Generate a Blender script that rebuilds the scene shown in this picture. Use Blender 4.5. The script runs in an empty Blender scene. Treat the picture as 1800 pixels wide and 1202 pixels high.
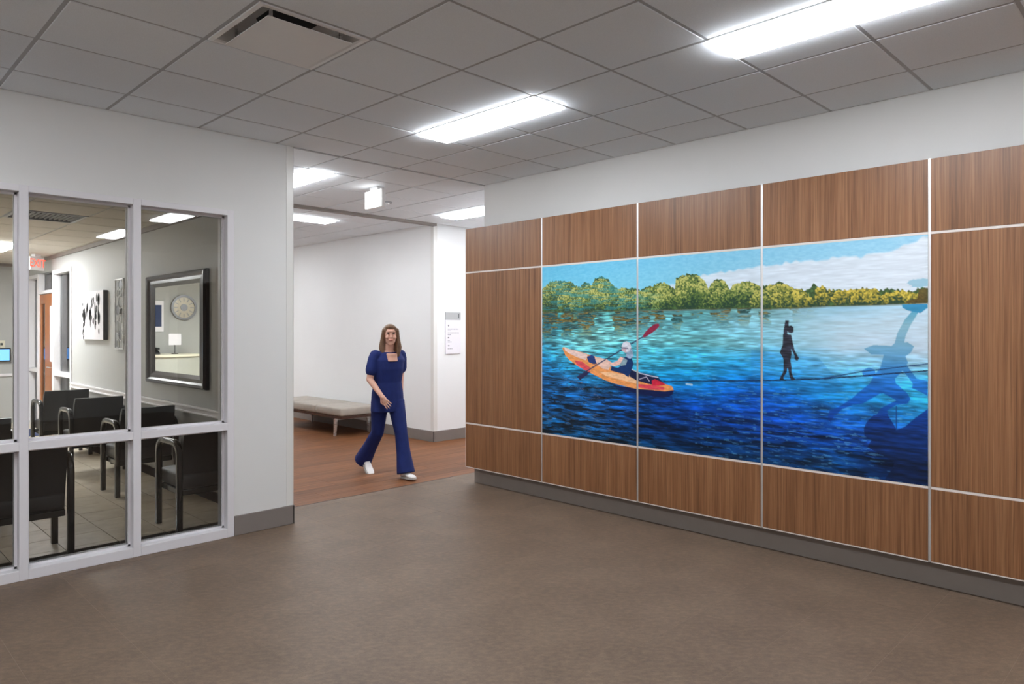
import bpy, bmesh, math, random
import numpy as np
from mathutils import Vector, Matrix

# ------------------------------------------------------------------ scene, camera, light, exposure
SC = bpy.context.scene
COL = SC.collection
EYE = 1.58          # camera height above the floor
CAM = bpy.data.cameras.new('camera'); camo = bpy.data.objects.new('camera', CAM); COL.objects.link(camo)
camo.location = (0, 0, EYE); camo.rotation_euler = (math.radians(90), 0, math.radians(-45.24))
CAM.sensor_width = 36; CAM.lens = 36 * 1237.2 / 1800; CAM.shift_y = -20.67 / 1800; CAM.clip_start = .05
SC.camera = camo
W = bpy.data.worlds.new('world'); SC.world = W; W.use_nodes = True
W.node_tree.nodes['Background'].inputs[0].default_value = (.5, .52, .55, 1)
W.node_tree.nodes['Background'].inputs[1].default_value = .1
SC.view_settings.view_transform = 'Standard'; SC.view_settings.look = 'None'
SC.view_settings.gamma = 1; SC.view_settings.use_curve_mapping = False
SC.view_settings.exposure = 1.64
SC.cycles.use_denoising = True
SC.cycles.max_bounces = 10; SC.cycles.diffuse_bounces = 7; SC.cycles.glossy_bounces = 4
SC.cycles.transparent_max_bounces = 12; SC.cycles.sample_clamp_indirect = 6
SC.cycles.caustics_reflective = False; SC.cycles.caustics_refractive = False
DROP = .027         # lens drop below the ceiling, added so its glowing sides light ceiling and walls
LAMP = 11.0         # radiance of the ceiling luminaires
LAMP_CORRIDOR = 10.2
LAMP_WAITING = 19.0

# ------------------------------------------------------------------ main measures (metres)
CEIL = 3.077        # lobby and corridor ceiling
YL = 5.328          # face of the glazed wall on the left
XR = 4.967          # face of the wall above the panelling
XP = 4.82           # face of the panelling
TILE = .6096
WX = 2.68           # waiting room side wall
WCEIL = 2.71
XC = 6.28           # far corridor wall
YC = 7.785          # wall with the sign

random.seed(7); RNG = np.random.default_rng(11)

# ------------------------------------------------------------------ materials
def srgb(r, g, b):
    f = lambda c: (c / 255 / 12.92) if c / 255 <= .04045 else ((c / 255 + .055) / 1.055) ** 2.4
    return (f(r), f(g), f(b), 1)

def base(name, col, rough=.5, metal=0, spec=.5):
    m = bpy.data.materials.new(name); m.use_nodes = True
    nt = m.node_tree; p = nt.nodes['Principled BSDF']
    p.inputs['Base Color'].default_value = col; p.inputs['Roughness'].default_value = rough
    p.inputs['Metallic'].default_value = metal; p.inputs['Specular IOR Level'].default_value = spec
    return m, nt, p

def N(nt, t, **kw):
    n = nt.nodes.new(t)
    for k, v in kw.items(): setattr(n, k, v)
    return n

def pos_map(nt, scale, rot=(0, 0, 0), obj=False):
    if obj: src = N(nt, 'ShaderNodeTexCoord').outputs['Object']
    else: src = N(nt, 'ShaderNodeNewGeometry').outputs['Position']
    mp = N(nt, 'ShaderNodeMapping'); mp.inputs['Scale'].default_value = scale; mp.inputs['Rotation'].default_value = rot
    nt.links.new(src, mp.inputs['Vector']); return mp.outputs[0]

def noise(nt, vec, scale, detail=4, rough=.55):
    n = N(nt, 'ShaderNodeTexNoise'); n.inputs['Scale'].default_value = scale
    n.inputs['Detail'].default_value = detail; n.inputs['Roughness'].default_value = rough
    nt.links.new(vec, n.inputs['Vector']); return n.outputs['Fac']

def ramp(nt, fac, stops):
    r = N(nt, 'ShaderNodeValToRGB'); e = r.color_ramp.elements
    while len(e) < len(stops): e.new(.5)
    for i, (p, c) in enumerate(stops): e[i].position = p; e[i].color = c
    nt.links.new(fac, r.inputs[0]); return r.outputs[0]

def mix(nt, fac, a, b, mode='MIX'):
    n = N(nt, 'ShaderNodeMix', data_type='RGBA', blend_type=mode)
    for s, v in ((0, fac), (6, a), (7, b)):
        if hasattr(v, 'is_linked'): nt.links.new(v, n.inputs[s])
        else: n.inputs[s].default_value = v
    return n.outputs[2]

def bump(nt, p, h, strength, dist=.002):
    b = N(nt, 'ShaderNodeBump'); b.inputs['Strength'].default_value = strength; b.inputs['Distance'].default_value = dist
    nt.links.new(h, b.inputs['Height']); nt.links.new(b.outputs[0], p.inputs['Normal'])

def painted(name, col, rough=.6, var=.04, scale=6, bmp=.08, spec=.4):
    m, nt, p = base(name, col, rough, 0, spec)
    v = pos_map(nt, (1, 1, 1))
    c = ramp(nt, noise(nt, v, scale, 3), [(.3, [x * (1 - var) for x in col[:3]] + [1]), (.7, [min(1, x * (1 + var)) for x in col[:3]] + [1])])
    nt.links.new(c, p.inputs['Base Color'])
    if bmp: bump(nt, p, noise(nt, v, 260, 2), bmp, .0008)
    return m

def per_object(nt, col_out, amount):
    oi = N(nt, 'ShaderNodeObjectInfo')
    mr = N(nt, 'ShaderNodeMapRange'); mr.inputs['To Min'].default_value = 1 - amount; mr.inputs['To Max'].default_value = 1 + amount
    nt.links.new(oi.outputs['Random'], mr.inputs[0])
    hv = N(nt, 'ShaderNodeHueSaturation'); nt.links.new(mr.outputs[0], hv.inputs['Value']); nt.links.new(col_out, hv.inputs['Color'])
    return hv.outputs[0]

M = {}
M['wall'] = painted('wall_paint', srgb(226, 225, 223), .62, .015, 1.5, .05)
M['wall_cool'] = painted('corridor_paint', srgb(238, 238, 238), .6, .012, 1.5, .05)
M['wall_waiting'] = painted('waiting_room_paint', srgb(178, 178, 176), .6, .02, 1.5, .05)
M['wainscot'] = painted('wainscot_paint', srgb(150, 148, 146), .55, .02, 1.5, .05)
M['white_frame'] = painted('frame_enamel', srgb(228, 225, 228), .38, .01, 3, .02)
M['guard'] = painted('corner_guard_vinyl', srgb(228, 226, 222), .3, .01, 3, 0)
M['vinyl_base'] = painted('vinyl_base', srgb(132, 123, 118), .5, .03, 8, .04)
M['toe'] = painted('toe_kick_vinyl', srgb(150, 141, 135), .45, .03, 8, .04)
M['dark_gap'] = painted('dark_gap', srgb(60, 58, 56), .7, .02, 8, 0)
M['beige_counter'] = painted('counter_laminate', srgb(225, 220, 200), .4, .02, 5, 0)
M['counter_front'] = painted('counter_front', srgb(180, 180, 172), .5, .02, 5, 0)

def ceiling_tile_mat():
    m, nt, p = base('mineral_fibre_tile', srgb(222, 220, 220), .9, 0, .2)
    v = pos_map(nt, (1, 1, 1))
    n1 = noise(nt, v, 420, 2, .6)
    c = ramp(nt, n1, [(.25, srgb(222, 227, 232)), (.6, srgb(236, 241, 246))])
    nt.links.new(per_object(nt, c, .015), p.inputs['Base Color'])
    bump(nt, p, n1, .15, .001); return m
M['tile'] = ceiling_tile_mat()
M['tbar'] = painted('grid_enamel', srgb(172, 174, 178), .5, .01, 4, 0)
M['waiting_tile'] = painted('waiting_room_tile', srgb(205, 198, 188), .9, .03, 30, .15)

def lvt():
    m, nt, p = base('vinyl_tile', srgb(99, 83, 69), .5, 0, .3)
    v = pos_map(nt, (1, 1, 1)); vr = pos_map(nt, (1, 1, 1), (0, 0, .78)); ms = N(nt, 'ShaderNodeMapping'); ms.inputs['Scale'].default_value = (1.4, 2.6, 1); nt.links.new(vr, ms.inputs[0]); vs = ms.outputs[0]
    a = noise(nt, v, 2.6, 5, .62); b = noise(nt, vs, 16, 6, .7); f = noise(nt, vs, 90, 3, .7)
    c1 = ramp(nt, a, [(.36, srgb(97, 81, 68)), (.5, srgb(110, 92, 78)), (.64, srgb(123, 105, 88))])
    c2 = ramp(nt, b, [(.38, srgb(81, 65, 53)), (.5, srgb(111, 92, 77)), (.62, srgb(139, 119, 99))])
    c3 = ramp(nt, f, [(.36, srgb(84, 71, 58)), (.64, srgb(135, 116, 98))])
    c = mix(nt, .5, c1, c2); c = mix(nt, .25, c, c3)
    nt.links.new(per_object(nt, c, .035), p.inputs['Base Color'])
    r = ramp(nt, b, [(.3, (.44,) * 3 + (1,)), (.7, (.58,) * 3 + (1,))]); nt.links.new(r, p.inputs['Roughness'])
    bump(nt, p, f, .06, .001); return m
M['lvt'] = lvt()
M['lvt_joint'] = painted('vinyl_joint', srgb(126, 110, 93), .5, .03, 10, 0)

def wood(name, dark, mid, light, scl, rough, objrand=.06, spec=.5, fine=.35):
    """scl: frequency along each world axis (low = along the grain)"""
    m, nt, p = base(name, mid, rough, 0, spec)
    oi = N(nt, 'ShaderNodeObjectInfo'); g = N(nt, 'ShaderNodeNewGeometry')
    off = N(nt, 'ShaderNodeVectorMath', operation='MULTIPLY_ADD')
    comb = N(nt, 'ShaderNodeCombineXYZ')
    for i in range(3): nt.links.new(oi.outputs['Random'], comb.inputs[i])
    nt.links.new(comb.outputs[0], off.inputs[0]); off.inputs[1].default_value = (13.1, 7.7, 5.3)
    nt.links.new(g.outputs['Position'], off.inputs[2])
    mp = N(nt, 'ShaderNodeMapping'); mp.inputs['Scale'].default_value = scl; nt.links.new(off.outputs[0], mp.inputs[0])
    v = mp.outputs[0]
    warp = noise(nt, v, .6, 2)
    vm = N(nt, 'ShaderNodeVectorMath', operation='ADD'); nt.links.new(v, vm.inputs[0])
    sc = N(nt, 'ShaderNodeVectorMath', operation='SCALE'); sc.inputs['Scale'].default_value = 1.6
    cb = N(nt, 'ShaderNodeCombineXYZ')
    for i in range(3): nt.links.new(warp, cb.inputs[i])
    nt.links.new(cb.outputs[0], sc.inputs[0]); nt.links.new(sc.outputs[0], vm.inputs[1])
    a = noise(nt, vm.outputs[0], 1.0, 5, .6); b = noise(nt, vm.outputs[0], 3.7, 4, .65); c_ = noise(nt, v, 9, 3, .6)
    ca = ramp(nt, a, [(.3, dark), (.5, mid), (.7, light)])
    cb2 = ramp(nt, b, [(.36, dark), (.5, mid), (.63, light)])
    cc = ramp(nt, c_, [(.3, dark), (.55, mid), (.75, light)])
    c = mix(nt, .5, ca, cb2); c = mix(nt, fine, c, cc)
    nt.links.new(per_object(nt, c, objrand), p.inputs['Base Color'])
    bump(nt, p, b, .05, .0006); return m
M['walnut'] = wood('walnut_laminate', srgb(80, 50, 28), srgb(138, 93, 60), srgb(174, 126, 88), (24, 24, .32), .38, .05)
M['plank'] = wood('wood_plank', srgb(70, 40, 22), srgb(118, 74, 44), srgb(156, 106, 68), (.5, 30, 1), .5, .16, .25)
M['bench_wood'] = wood('bench_walnut', srgb(44, 26, 18), srgb(70, 42, 30), srgb(92, 60, 42), (20, 1.5, 20), .4)
M['door_wood'] = wood('door_oak', srgb(120, 66, 30), srgb(160, 96, 50), srgb(186, 122, 70), (20, 20, 1.2), .4)

def floor_tile():
    m, nt, p = base('ceramic_tile', srgb(196, 184, 166), .28, 0, .5)
    v = pos_map(nt, (1, 1, 1)); n1 = noise(nt, v, 7, 5, .6)
    c = ramp(nt, n1, [(.3, srgb(200, 186, 164)), (.7, srgb(228, 216, 196))])
    nt.links.new(per_object(nt, c, .06), p.inputs['Base Color']); return m
M['ceramic'] = floor_tile()
M['grout'] = painted('grout', srgb(92, 82, 72), .8, .05, 20, 0)

def metal(name, col, rough=.3):
    m, nt, p = base(name, col, rough, 1)
    v = pos_map(nt, (1, 1, 30)); r = ramp(nt, noise(nt, v, 20, 2), [(.3, (rough * .8,) * 3 + (1,)), (.7, (rough * 1.3,) * 3 + (1,))])
    nt.links.new(r, p.inputs['Roughness']); return m
M['alu'] = metal('brushed_aluminium', (.80, .79, .79, 1), .42)
M['steel'] = metal('bench_steel', (.78, .78, .78, 1), .28)
M['dark_steel'] = metal('dark_steel', (.2, .2, .21, 1), .4)
M['trim_white'] = painted('strip_enamel', srgb(226, 216, 210), .35, .01, 3, 0)

def emit(name, col, s):
    m = bpy.data.materials.new(name); m.use_nodes = True; nt = m.node_tree
    nt.nodes.remove(nt.nodes['Principled BSDF'])
    e = N(nt, 'ShaderNodeEmission'); e.inputs[0].default_value = col; e.inputs[1].default_value = s
    nt.links.new(e.outputs[0], nt.nodes['Material Output'].inputs[0]); return m
M['lens'] = emit('lamp_lens', (.96, 1.0, 1.05, 1), LAMP)
M['lens_corridor'] = emit('lamp_lens_corridor', (.96, 1.0, 1.04, 1), LAMP_CORRIDOR)
M['lens_waiting'] = emit('lamp_lens_waiting', (.98, 1., 1.0, 1), LAMP_WAITING)
M['sign_face'] = emit('lit_sign_face', (1, 1, 1, 1), 1.3)
M['red_glow'] = emit('red_letters', (1, .09, .05, 1), 1.0)
M['screen'] = emit('screen_blue', srgb(110, 170, 245), .9)

def glass(name, tint, ior=1.5):
    m = bpy.data.materials.new(name); m.use_nodes = True; nt = m.node_tree
    nt.nodes.remove(nt.nodes['Principled BSDF'])
    t = N(nt, 'ShaderNodeBsdfTransparent'); t.inputs[0].default_value = tint
    g = N(nt, 'ShaderNodeBsdfGlossy'); g.inputs['Roughness'].default_value = .0
    f = N(nt, 'ShaderNodeFresnel'); f.inputs['IOR'].default_value = ior
    mx = N(nt, 'ShaderNodeMixShader'); nt.links.new(f.outputs[0], mx.inputs[0])
    nt.links.new(t.outputs[0], mx.inputs[1]); nt.links.new(g.outputs[0], mx.inputs[2])
    nt.links.new(mx.outputs[0], nt.nodes['Material Output'].inputs[0]); return m
M['glass'] = glass('window_glass', (.90, .91, .91, 1))
M['glass_clear'] = glass('clear_glass', (.96, .98, .98, 1))
M['mirror'] = base('mirror_silver', (.82, .84, .82, 1), .015, 1)[0]

def leather(name, col, rough):
    m, nt, p = base(name, col, rough, 0, .5)
    v = pos_map(nt, (1, 1, 1)); n1 = noise(nt, v, 180, 3)
    c = ramp(nt, noise(nt, v, 9, 3), [(.3, [x * .9 for x in col[:3]] + [1]), (.7, [min(1, x * 1.08) for x in col[:3]] + [1])])
    nt.links.new(c, p.inputs['Base Color']); bump(nt, p, n1, .12, .001); return m
M['black_vinyl'] = leather('black_vinyl', srgb(29, 29, 31), .48)
M['black_frame'] = leather('black_lacquer', srgb(34, 34, 34), .22)
M['bench_vinyl'] = leather('bench_vinyl', srgb(172, 163, 152), .5)
M['mirror_frame'] = leather('dark_mahogany', srgb(40, 24, 22), .25)
M['black'] = painted('matte_black', srgb(16, 16, 17), .6, .05, 10, 0)
M['white'] = painted('white_plastic', srgb(232, 232, 232), .45, .01, 5, 0)
M['paper'] = painted('sign_white', srgb(236, 232, 238), .4, .01, 5, 0)
M['sign_grey'] = painted('sign_grey', srgb(176, 176, 176), .4, .01, 5, 0)
M['ink'] = painted('print_ink', srgb(50, 50, 54), .6, .02, 5, 0)
M['ink_grey'] = painted('print_ink_grey', srgb(176, 172, 180), .6, .02, 5, 0)
M['mat'] = painted('navy_mat', srgb(48, 62, 98), .9, .2, 60, .3)
M['bronze'] = metal('bronze', (.38, .33, .26, 1), .4)
M['skin'] = painted('skin', srgb(214, 166, 146), .5, .03, 12, 0)
M['hair'] = wood('hair', srgb(72, 50, 36), srgb(112, 82, 60), srgb(150, 118, 90), (40, 40, 4), .45, 0)
M['scrubs'] = painted('navy_scrubs', srgb(18, 36, 98), .8, .12, 14, .1)
M['shoe'] = painted('white_shoe', srgb(232, 228, 226), .5, .02, 20, .05)
M['sole'] = painted('shoe_sole', srgb(190, 186, 182), .6, .02, 20, .05)
M['lip'] = painted('lip', srgb(176, 96, 92), .5, .02, 20, 0)
M['eye'] = painted('eye_dark', srgb(52, 40, 36), .3, .02, 20, 0)

# ------------------------------------------------------------------ object helpers
def link(name, me, parent=None):
    o = bpy.data.objects.new(name, me); COL.objects.link(o)
    if parent is not None: o.parent = parent
    return o

def empty(name, loc=(0, 0, 0), rz=0, parent=None):
    o = link(name, None, parent); o.location = loc; o.rotation_euler = (0, 0, rz); o.empty_display_size = .1; return o

def tag(o, label, cat, group=None):
    o['label'] = label; o['category'] = cat
    if group: o['group'] = group
    return o

def struct(o, label=None, cat=None):
    o['kind'] = 'structure'
    if label: o['label'] = label
    if cat: o['category'] = cat
    return o

class MB:
    def __init__(s): s.bm = bmesh.new()
    def box(s, x0, x1, y0, y1, z0, z1, bev=0, seg=2):
        vs = [s.bm.verts.new((x, y, z)) for z in (z0, z1) for y in (y0, y1) for x in (x0, x1)]
        fs = [s.bm.faces.new([vs[i] for i in q]) for q in ((0, 2, 3, 1), (4, 5, 7, 6), (0, 1, 5, 4), (2, 6, 7, 3), (0, 4, 6, 2), (1, 3, 7, 5))]
        if bev:
            es = set(e for f in fs for e in f.edges)
            bmesh.ops.bevel(s.bm, geom=list(es), offset=bev, segments=seg, affect='EDGES', profile=.5)
        return s
    def cyl(s, c, r, h, axis='z', n=24, r2=None):
        r2 = r if r2 is None else r2; a = []; b = []
        for i in range(n):
            t = 2 * math.pi * i / n; u, v = math.cos(t), math.sin(t)
            def P(rr, hh):
                if axis == 'z': return (c[0] + rr * u, c[1] + rr * v, c[2] + hh)
                if axis == 'y': return (c[0] + rr * v, c[1] + hh, c[2] + rr * u)
                return (c[0] + hh, c[1] + rr * u, c[2] + rr * v)
            a.append(s.bm.verts.new(P(r, 0))); b.append(s.bm.verts.new(P(r2, h)))
        for i in range(n): s.bm.faces.new((a[i], a[(i + 1) % n], b[(i + 1) % n], b[i]))
        s.bm.faces.new(a[::-1]); s.bm.faces.new(b); return s
    def sweep(s, pts, prof, up=(1, 0, 0), closed=False):
        """sweep profile [(a,b)] along pts; a runs along 'up', b across"""
        n = len(pts); rings = []; upv = Vector(up)
        for i, p in enumerate(pts):
            p = Vector(p)
            t = (Vector(pts[(i + 1) % n]) - Vector(pts[i - 1])) if (closed or 0 < i < n - 1) else (Vector(pts[1]) - Vector(pts[0]) if i == 0 else Vector(pts[-1]) - Vector(pts[-2]))
            t.normalize(); side = upv.cross(t).normalized()
            rings.append([s.bm.verts.new(p + upv * a + side * b) for a, b in prof])
        k = len(prof)
        for i in range(n if closed else n - 1):
            r0, r1 = rings[i], rings[(i + 1) % n]
            for j in range(k): s.bm.faces.new((r0[j], r0[(j + 1) % k], r1[(j + 1) % k], r1[j]))
        if not closed: s.bm.faces.new(rings[0][::-1]); s.bm.faces.new(rings[-1])
        return s
    def loft(s, rings):
        """rings: lists of points with equal counts; ends capped"""
        vr = [[s.bm.verts.new(p) for p in r] for r in rings]; k = len(vr[0])
        for a, b in zip(vr, vr[1:]):
            for j in range(k): s.bm.faces.new((a[j], a[(j + 1) % k], b[(j + 1) % k], b[j]))
        s.bm.faces.new(vr[0][::-1]); s.bm.faces.new(vr[-1]); return s
    def ell(s, c, r, u=14, v=9, mat=None):
        res = bmesh.ops.create_uvsphere(s.bm, u_segments=u, v_segments=v, radius=1)
        mt = Matrix.Translation(c) @ (mat or Matrix.Identity(4)) @ Matrix.Diagonal((*r, 1))
        bmesh.ops.transform(s.bm, matrix=mt, verts=res['verts']); return s
    def cone(s, p0, r0, p1, r1, n=14, flat=1.0, wide=None):
        """tapered limb with round ends; flat squashes the section along 'wide' normal"""
        p0, p1 = Vector(p0), Vector(p1); d = (p1 - p0); L = d.length; d.normalize()
        a = Vector(wide) if wide else (Vector((1, 0, 0)) if abs(d.x) < .8 else Vector((0, 1, 0)))
        a = (a - d * a.dot(d)).normalized(); b = d.cross(a)
        rings = []
        for t, k in ((-1, .02), (-.85, .52), (-.5, .86), (0, 1)):
            rings.append((p0 + d * r0 * t, r0 * k))
        for t, k in ((0, 1), (.5, .86), (.85, .52), (1, .02)):
            rings.append((p1 + d * r1 * t, r1 * k))
        s.loft([[c + a * (r * math.cos(2 * math.pi * j / n)) + b * (r * flat * math.sin(2 * math.pi * j / n)) for j in range(n)] for c, r in rings])
        return s
    def mesh(s, name, mat=None, smooth=False):
        bmesh.ops.recalc_face_normals(s.bm, faces=s.bm.faces)
        me = bpy.data.meshes.new(name); s.bm.to_mesh(me); s.bm.free()
        if mat is not None: me.materials.append(M[mat] if isinstance(mat, str) else mat)
        if smooth:
            me.polygons.foreach_set('use_smooth', [True] * len(me.polygons))
        return me
    def build(s, name, mat, parent=None, smooth=False): return link(name, s.mesh(name, mat, smooth), parent)

def box(name, mat, b, parent=None, bev=0, seg=2):
    return MB().box(*b, bev=bev, seg=seg).build(name, mat, parent)

_cache = {}
def piece(name, mat, sx, sy, sz, loc, parent, bev=.001):
    """box piece, origin at its centre, mesh shared between equal sizes"""
    k = (name, mat, round(sx, 4), round(sy, 4), round(sz, 4))
    if k not in _cache:
        _cache[k] = MB().box(-sx / 2, sx / 2, -sy / 2, sy / 2, -sz / 2, sz / 2, bev=bev, seg=1).mesh(name, mat)
    o = link(name, _cache[k], parent); o.location = loc; return o

def copy_tree(o, parent=None):
    c = o.copy(); COL.objects.link(c)
    if parent is not None: c.parent = parent; c.matrix_parent_inverse = o.matrix_parent_inverse.copy()
    for ch in list(o.children): copy_tree(ch, c)
    return c

def text_mesh(name, body, size, mat, parent, loc, rot, extrude=.0006, align='CENTER'):
    cu = bpy.data.curves.new(name, 'FONT'); cu.body = body; cu.size = size; cu.extrude = extrude; cu.align_x = align; cu.align_y = 'CENTER'
    t = bpy.data.objects.new(name, cu); COL.objects.link(t)
    dg = bpy.context.evaluated_depsgraph_get(); dg.update()
    me = bpy.data.meshes.new_from_object(t.evaluated_get(dg)); COL.objects.unlink(t); bpy.data.objects.remove(t)
    me.name = name; me.materials.clear(); me.materials.append(M[mat])
    o = link(name, me, parent); o.location = loc; o.rotation_euler = rot; return o

# ================================================================== THE SETTING
# ---- lobby floor: vinyl tiles laid on a pale bed
fl = struct(box('floor', 'lvt_joint', (-2.6, 4.967, -3.7, 5.81, -.12, -.0005)), 'mottled brown vinyl tile floor of the lobby')
LV = .457
xs = [1.63 + LV * i for i in range(-9, 8)]; ys = [3.857 + LV * j for j in range(-16, 5)]
def spans(lines, lo, hi):
    L = [lo] + [v for v in lines if lo + .02 < v < hi - .02] + [hi]; return list(zip(L, L[1:]))
for x0, x1 in spans(xs, -2.5, XR):
    for y0, y1 in spans(ys, -3.6, 5.81):
        if (x0 + x1) / 2 * .71 + (y0 + y1) / 2 * .704 < 1.2: continue
        piece('floor_tile', 'lvt', x1 - x0 - .002, y1 - y0 - .002, .004, ((x0 + x1) / 2, (y0 + y1) / 2, -.002), fl, bev=.0003)

fl2 = [v for v in xs if v > 4.9] + [XR + LV * i for i in range(1, 10)]
for x0, x1 in spans(fl2, XR, 9.4):
    piece('floor_tile', 'lvt', x1 - x0 - .0012, .349, .004, ((x0 + x1) / 2, 5.635, -.002), fl, bev=.0004)
# ---- corridor floor: planks along X
fc = struct(box('floor_corridor', 'dark_gap', (2.827, 9.5, 5.81, 15.3, -.12, -.0025)), 'brown wood plank floor of the corridor')
PW = .178; y = 5.812; row = 0
while y < 15.2:
    y1 = min(y + PW, 15.28); xe = 9.4 if y < 7.78 else 6.28
    st = 2.83 - random.choice((.2, .55, .9, 1.05)); x = st
    while x < xe:
        a, b2 = max(x, 2.83), min(x + 1.22, xe)
        if b2 - a > .03: piece('plank', 'plank', b2 - a - .0012, y1 - y - .0012, .004, ((a + b2) / 2, (y + y1) / 2, -.002), fc, bev=.0004)
        x += 1.22
    y = y1
struct(box('trim_1', 'bench_wood', (2.84, 4.94, 5.803, 5.815, -.002, .0015)), 'thin dark strip where brown tile meets wood planks')

# ---- waiting room floor: ceramic tiles
fw = struct(box('floor_waiting_room', 'grout', (-2.5, 2.68, 5.49, 14.5, -.12, -.003)), 'beige ceramic tile floor of the waiting room')
CT = .336
for x0, x1 in spans([1.335 + CT * i for i in range(-3, 5)], .33, 2.68):
    for y0, y1 in spans([5.55 + CT * j for j in range(0, 27)], 5.49, 14.5):
        piece('floor_tile', 'ceramic', x1 - x0 - .006, y1 - y0 - .006, .006, ((x0 + x1) / 2, (y0 + y1) / 2, -.003), fw, bev=.0008)
box('tile_field', 'ceramic', (-2.5, .32, 5.49, 14.5, -.004, -.001), fw)

# ---- walls
wl = MB()
wl.box(-2.6, 2.827, YL, 5.49, 2.497, CEIL + .3)
wl.box(2.333, 2.827, YL, 5.49, 0, 2.497)
wl.box(-2.6, -1.02, YL, 5.49, 0, 2.497)
struct(wl.build('wall_left', 'wall'), 'pale grey wall holding the glazed waiting room front')
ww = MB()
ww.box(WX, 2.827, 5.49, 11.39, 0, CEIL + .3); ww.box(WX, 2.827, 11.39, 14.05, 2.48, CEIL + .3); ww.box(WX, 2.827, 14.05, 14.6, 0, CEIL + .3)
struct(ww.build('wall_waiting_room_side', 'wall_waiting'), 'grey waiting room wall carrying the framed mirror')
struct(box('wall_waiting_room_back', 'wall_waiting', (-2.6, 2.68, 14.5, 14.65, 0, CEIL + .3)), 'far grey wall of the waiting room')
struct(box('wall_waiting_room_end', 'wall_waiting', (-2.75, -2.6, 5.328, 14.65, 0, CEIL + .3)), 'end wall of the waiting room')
struct(box('wall_right', 'wall', (XR, 5.12, -1.1, YL, 0, CEIL + .3)), 'pale grey wall above the wood panelling')
wr = MB(); wr.box(XR, 5.12, -3.6, -1.1, 2.42, CEIL + .3); wr.box(XR, 5.12, -3.75, -3.4, 0, 2.42)
struct(wr.build('wall_right_opening', 'wall'), 'wall around the dark side opening')
struct(box('wall_lobby_back', 'wall', (-2.75, 5.12, -3.75, -3.6, 0, CEIL + .3)), 'wall at the near end of the lobby')
struct(box('wall_lobby_end', 'wall', (-2.75, -2.6, -3.75, 5.328, 0, CEIL + .3)), 'far left end wall of the lobby')
al = MB(); al.box(6.9, 7.0, -3.75, 0, 0, 2.6); al.box(5.12, 7, -3.75, -3.65, 0, 2.6); al.box(5.12, 7, -.9, -.8, 0, 2.6); al.box(5.12, 7, -3.75, -.8, 2.5, 2.6); al.box(5.12, 7, -3.75, -.8, -.1, 0)
struct(al.build('wall_side_room', 'wainscot'), 'unlit side room off the lobby')
struct(box('wall_corridor_far', 'wall_cool', (XC, XC + .15, YC, 15.3, 0, CEIL + .3)), 'white corridor wall behind the bench')
struct(box('wall_corridor_sign', 'wall_cool', (XC + .15, 9.5, YC, YC + .15, 0, CEIL + .3)), 'white corridor wall with the directory sign')
struct(box('wall_corridor_near', 'wall_cool', (5.12, 9.5, 5.31, 5.46, 0, CEIL + .3)), 'back of the panelled wall along the corridor')
struct(box('wall_corridor_end', 'wall_cool', (9.5, 9.65, 5.3, 7.95, 0, CEIL + .3)), 'end wall of the cross corridor')
struct(box('wall_corridor_back', 'wall_cool', (2.827, 6.43, 15.3, 15.45, 0, CEIL + .3)), 'far end wall of the corridor')
# low wall behind the panelling past the end of the upper wall
struct(box('wall_panel_end', 'wall', (XR, 5.12, YL, 5.45, 0, 2.61)), 'stub wall behind the end of the panelling')

# ---- base boards, guards and trims
struct(MB().box(2.336, 2.835, YL - .012, YL + .002, 0, .152, bev=.004).box(2.823, 2.835, YL - .012, 5.81, 0, .152).build('baseboard_left', 'vinyl_base'), 'grey vinyl base below the left wall')
struct(MB().box(XC - .012, XC + .002, YC - .012, 15.3, 0, .152, bev=.004).build('baseboard_corridor', 'vinyl_base'), 'grey vinyl base behind the bench')
struct(MB().box(XC - .012, 9.5, YC - .012, YC + .002, 0, .152, bev=.004).build('baseboard_sign_wall', 'vinyl_base'), 'grey vinyl base below the directory sign')
struct(MB().box(WX - .012, WX + .002, 5.49, 11.39, 0, .1, bev=.003).build('baseboard_waiting_room', 'vinyl_base'), 'base of the waiting room wall')
struct(MB().box(2.768, 2.8305, YL - .0035, YL + .001, .152, CEIL, bev=.0015).box(2.827, 2.8305, YL - .0035, 5.40, .152, CEIL).build('trim_2', 'guard'), 'white corner guard on the end of the left wall')
Lp = [(XC + .06, YC), (XC + .06, YC - .005), (XC - .005, YC - .005), (XC - .005, YC + .06), (XC, YC + .06), (XC, YC)]
struct(MB().loft([[(x, y, z) for x, y in Lp] for z in (.152, CEIL)]).build('trim_3', 'guard'), 'white corner guard at the corridor corner')
struct(box('trim_4', 'vinyl_base', (2.827, 6.28, 7.715, 7.80, CEIL - .03, CEIL + .05)), 'grey ceiling band across the corridor')
struct(box('trim_5', 'tbar', (2.83, XR, YL - .012, YL + .012, CEIL - .006, CEIL + .02)), 'thin ceiling joint between lobby and corridor')
# waiting room chair rail and wainscot
cr = MB(); cr.box(WX - .012, WX, 5.49, 11.39, 0, .80); 
struct(cr.build('trim_6', 'wainscot'), 'darker wainscot below the waiting room chair rail')
cr = MB(); cr.box(WX - .035, WX, 5.49, 11.39, .825, .845, bev=.004); cr.box(WX - .022, WX, 5.49, 11.39, .79, .828, bev=.005); cr.box(WX - .03, WX, 5.49, 11.39, .775, .792, bev=.004)
struct(cr.build('trim_7', 'white_frame'), 'white chair rail under the mirror')
struct(MB().box(-2.6, WX, 14.47, 14.5, .80, .845, bev=.005).build('trim_8', 'white_frame'), 'white chair rail on the far waiting room wall')
struct(MB().box(-2.6, WX, 14.46, 14.5, WCEIL - .05, WCEIL).box(WX - .03, WX, 5.49, 14.5, WCEIL - .05, WCEIL).build('trim_9', 'vinyl_base'), 'dark ceiling edge trim in the waiting room')

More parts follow.
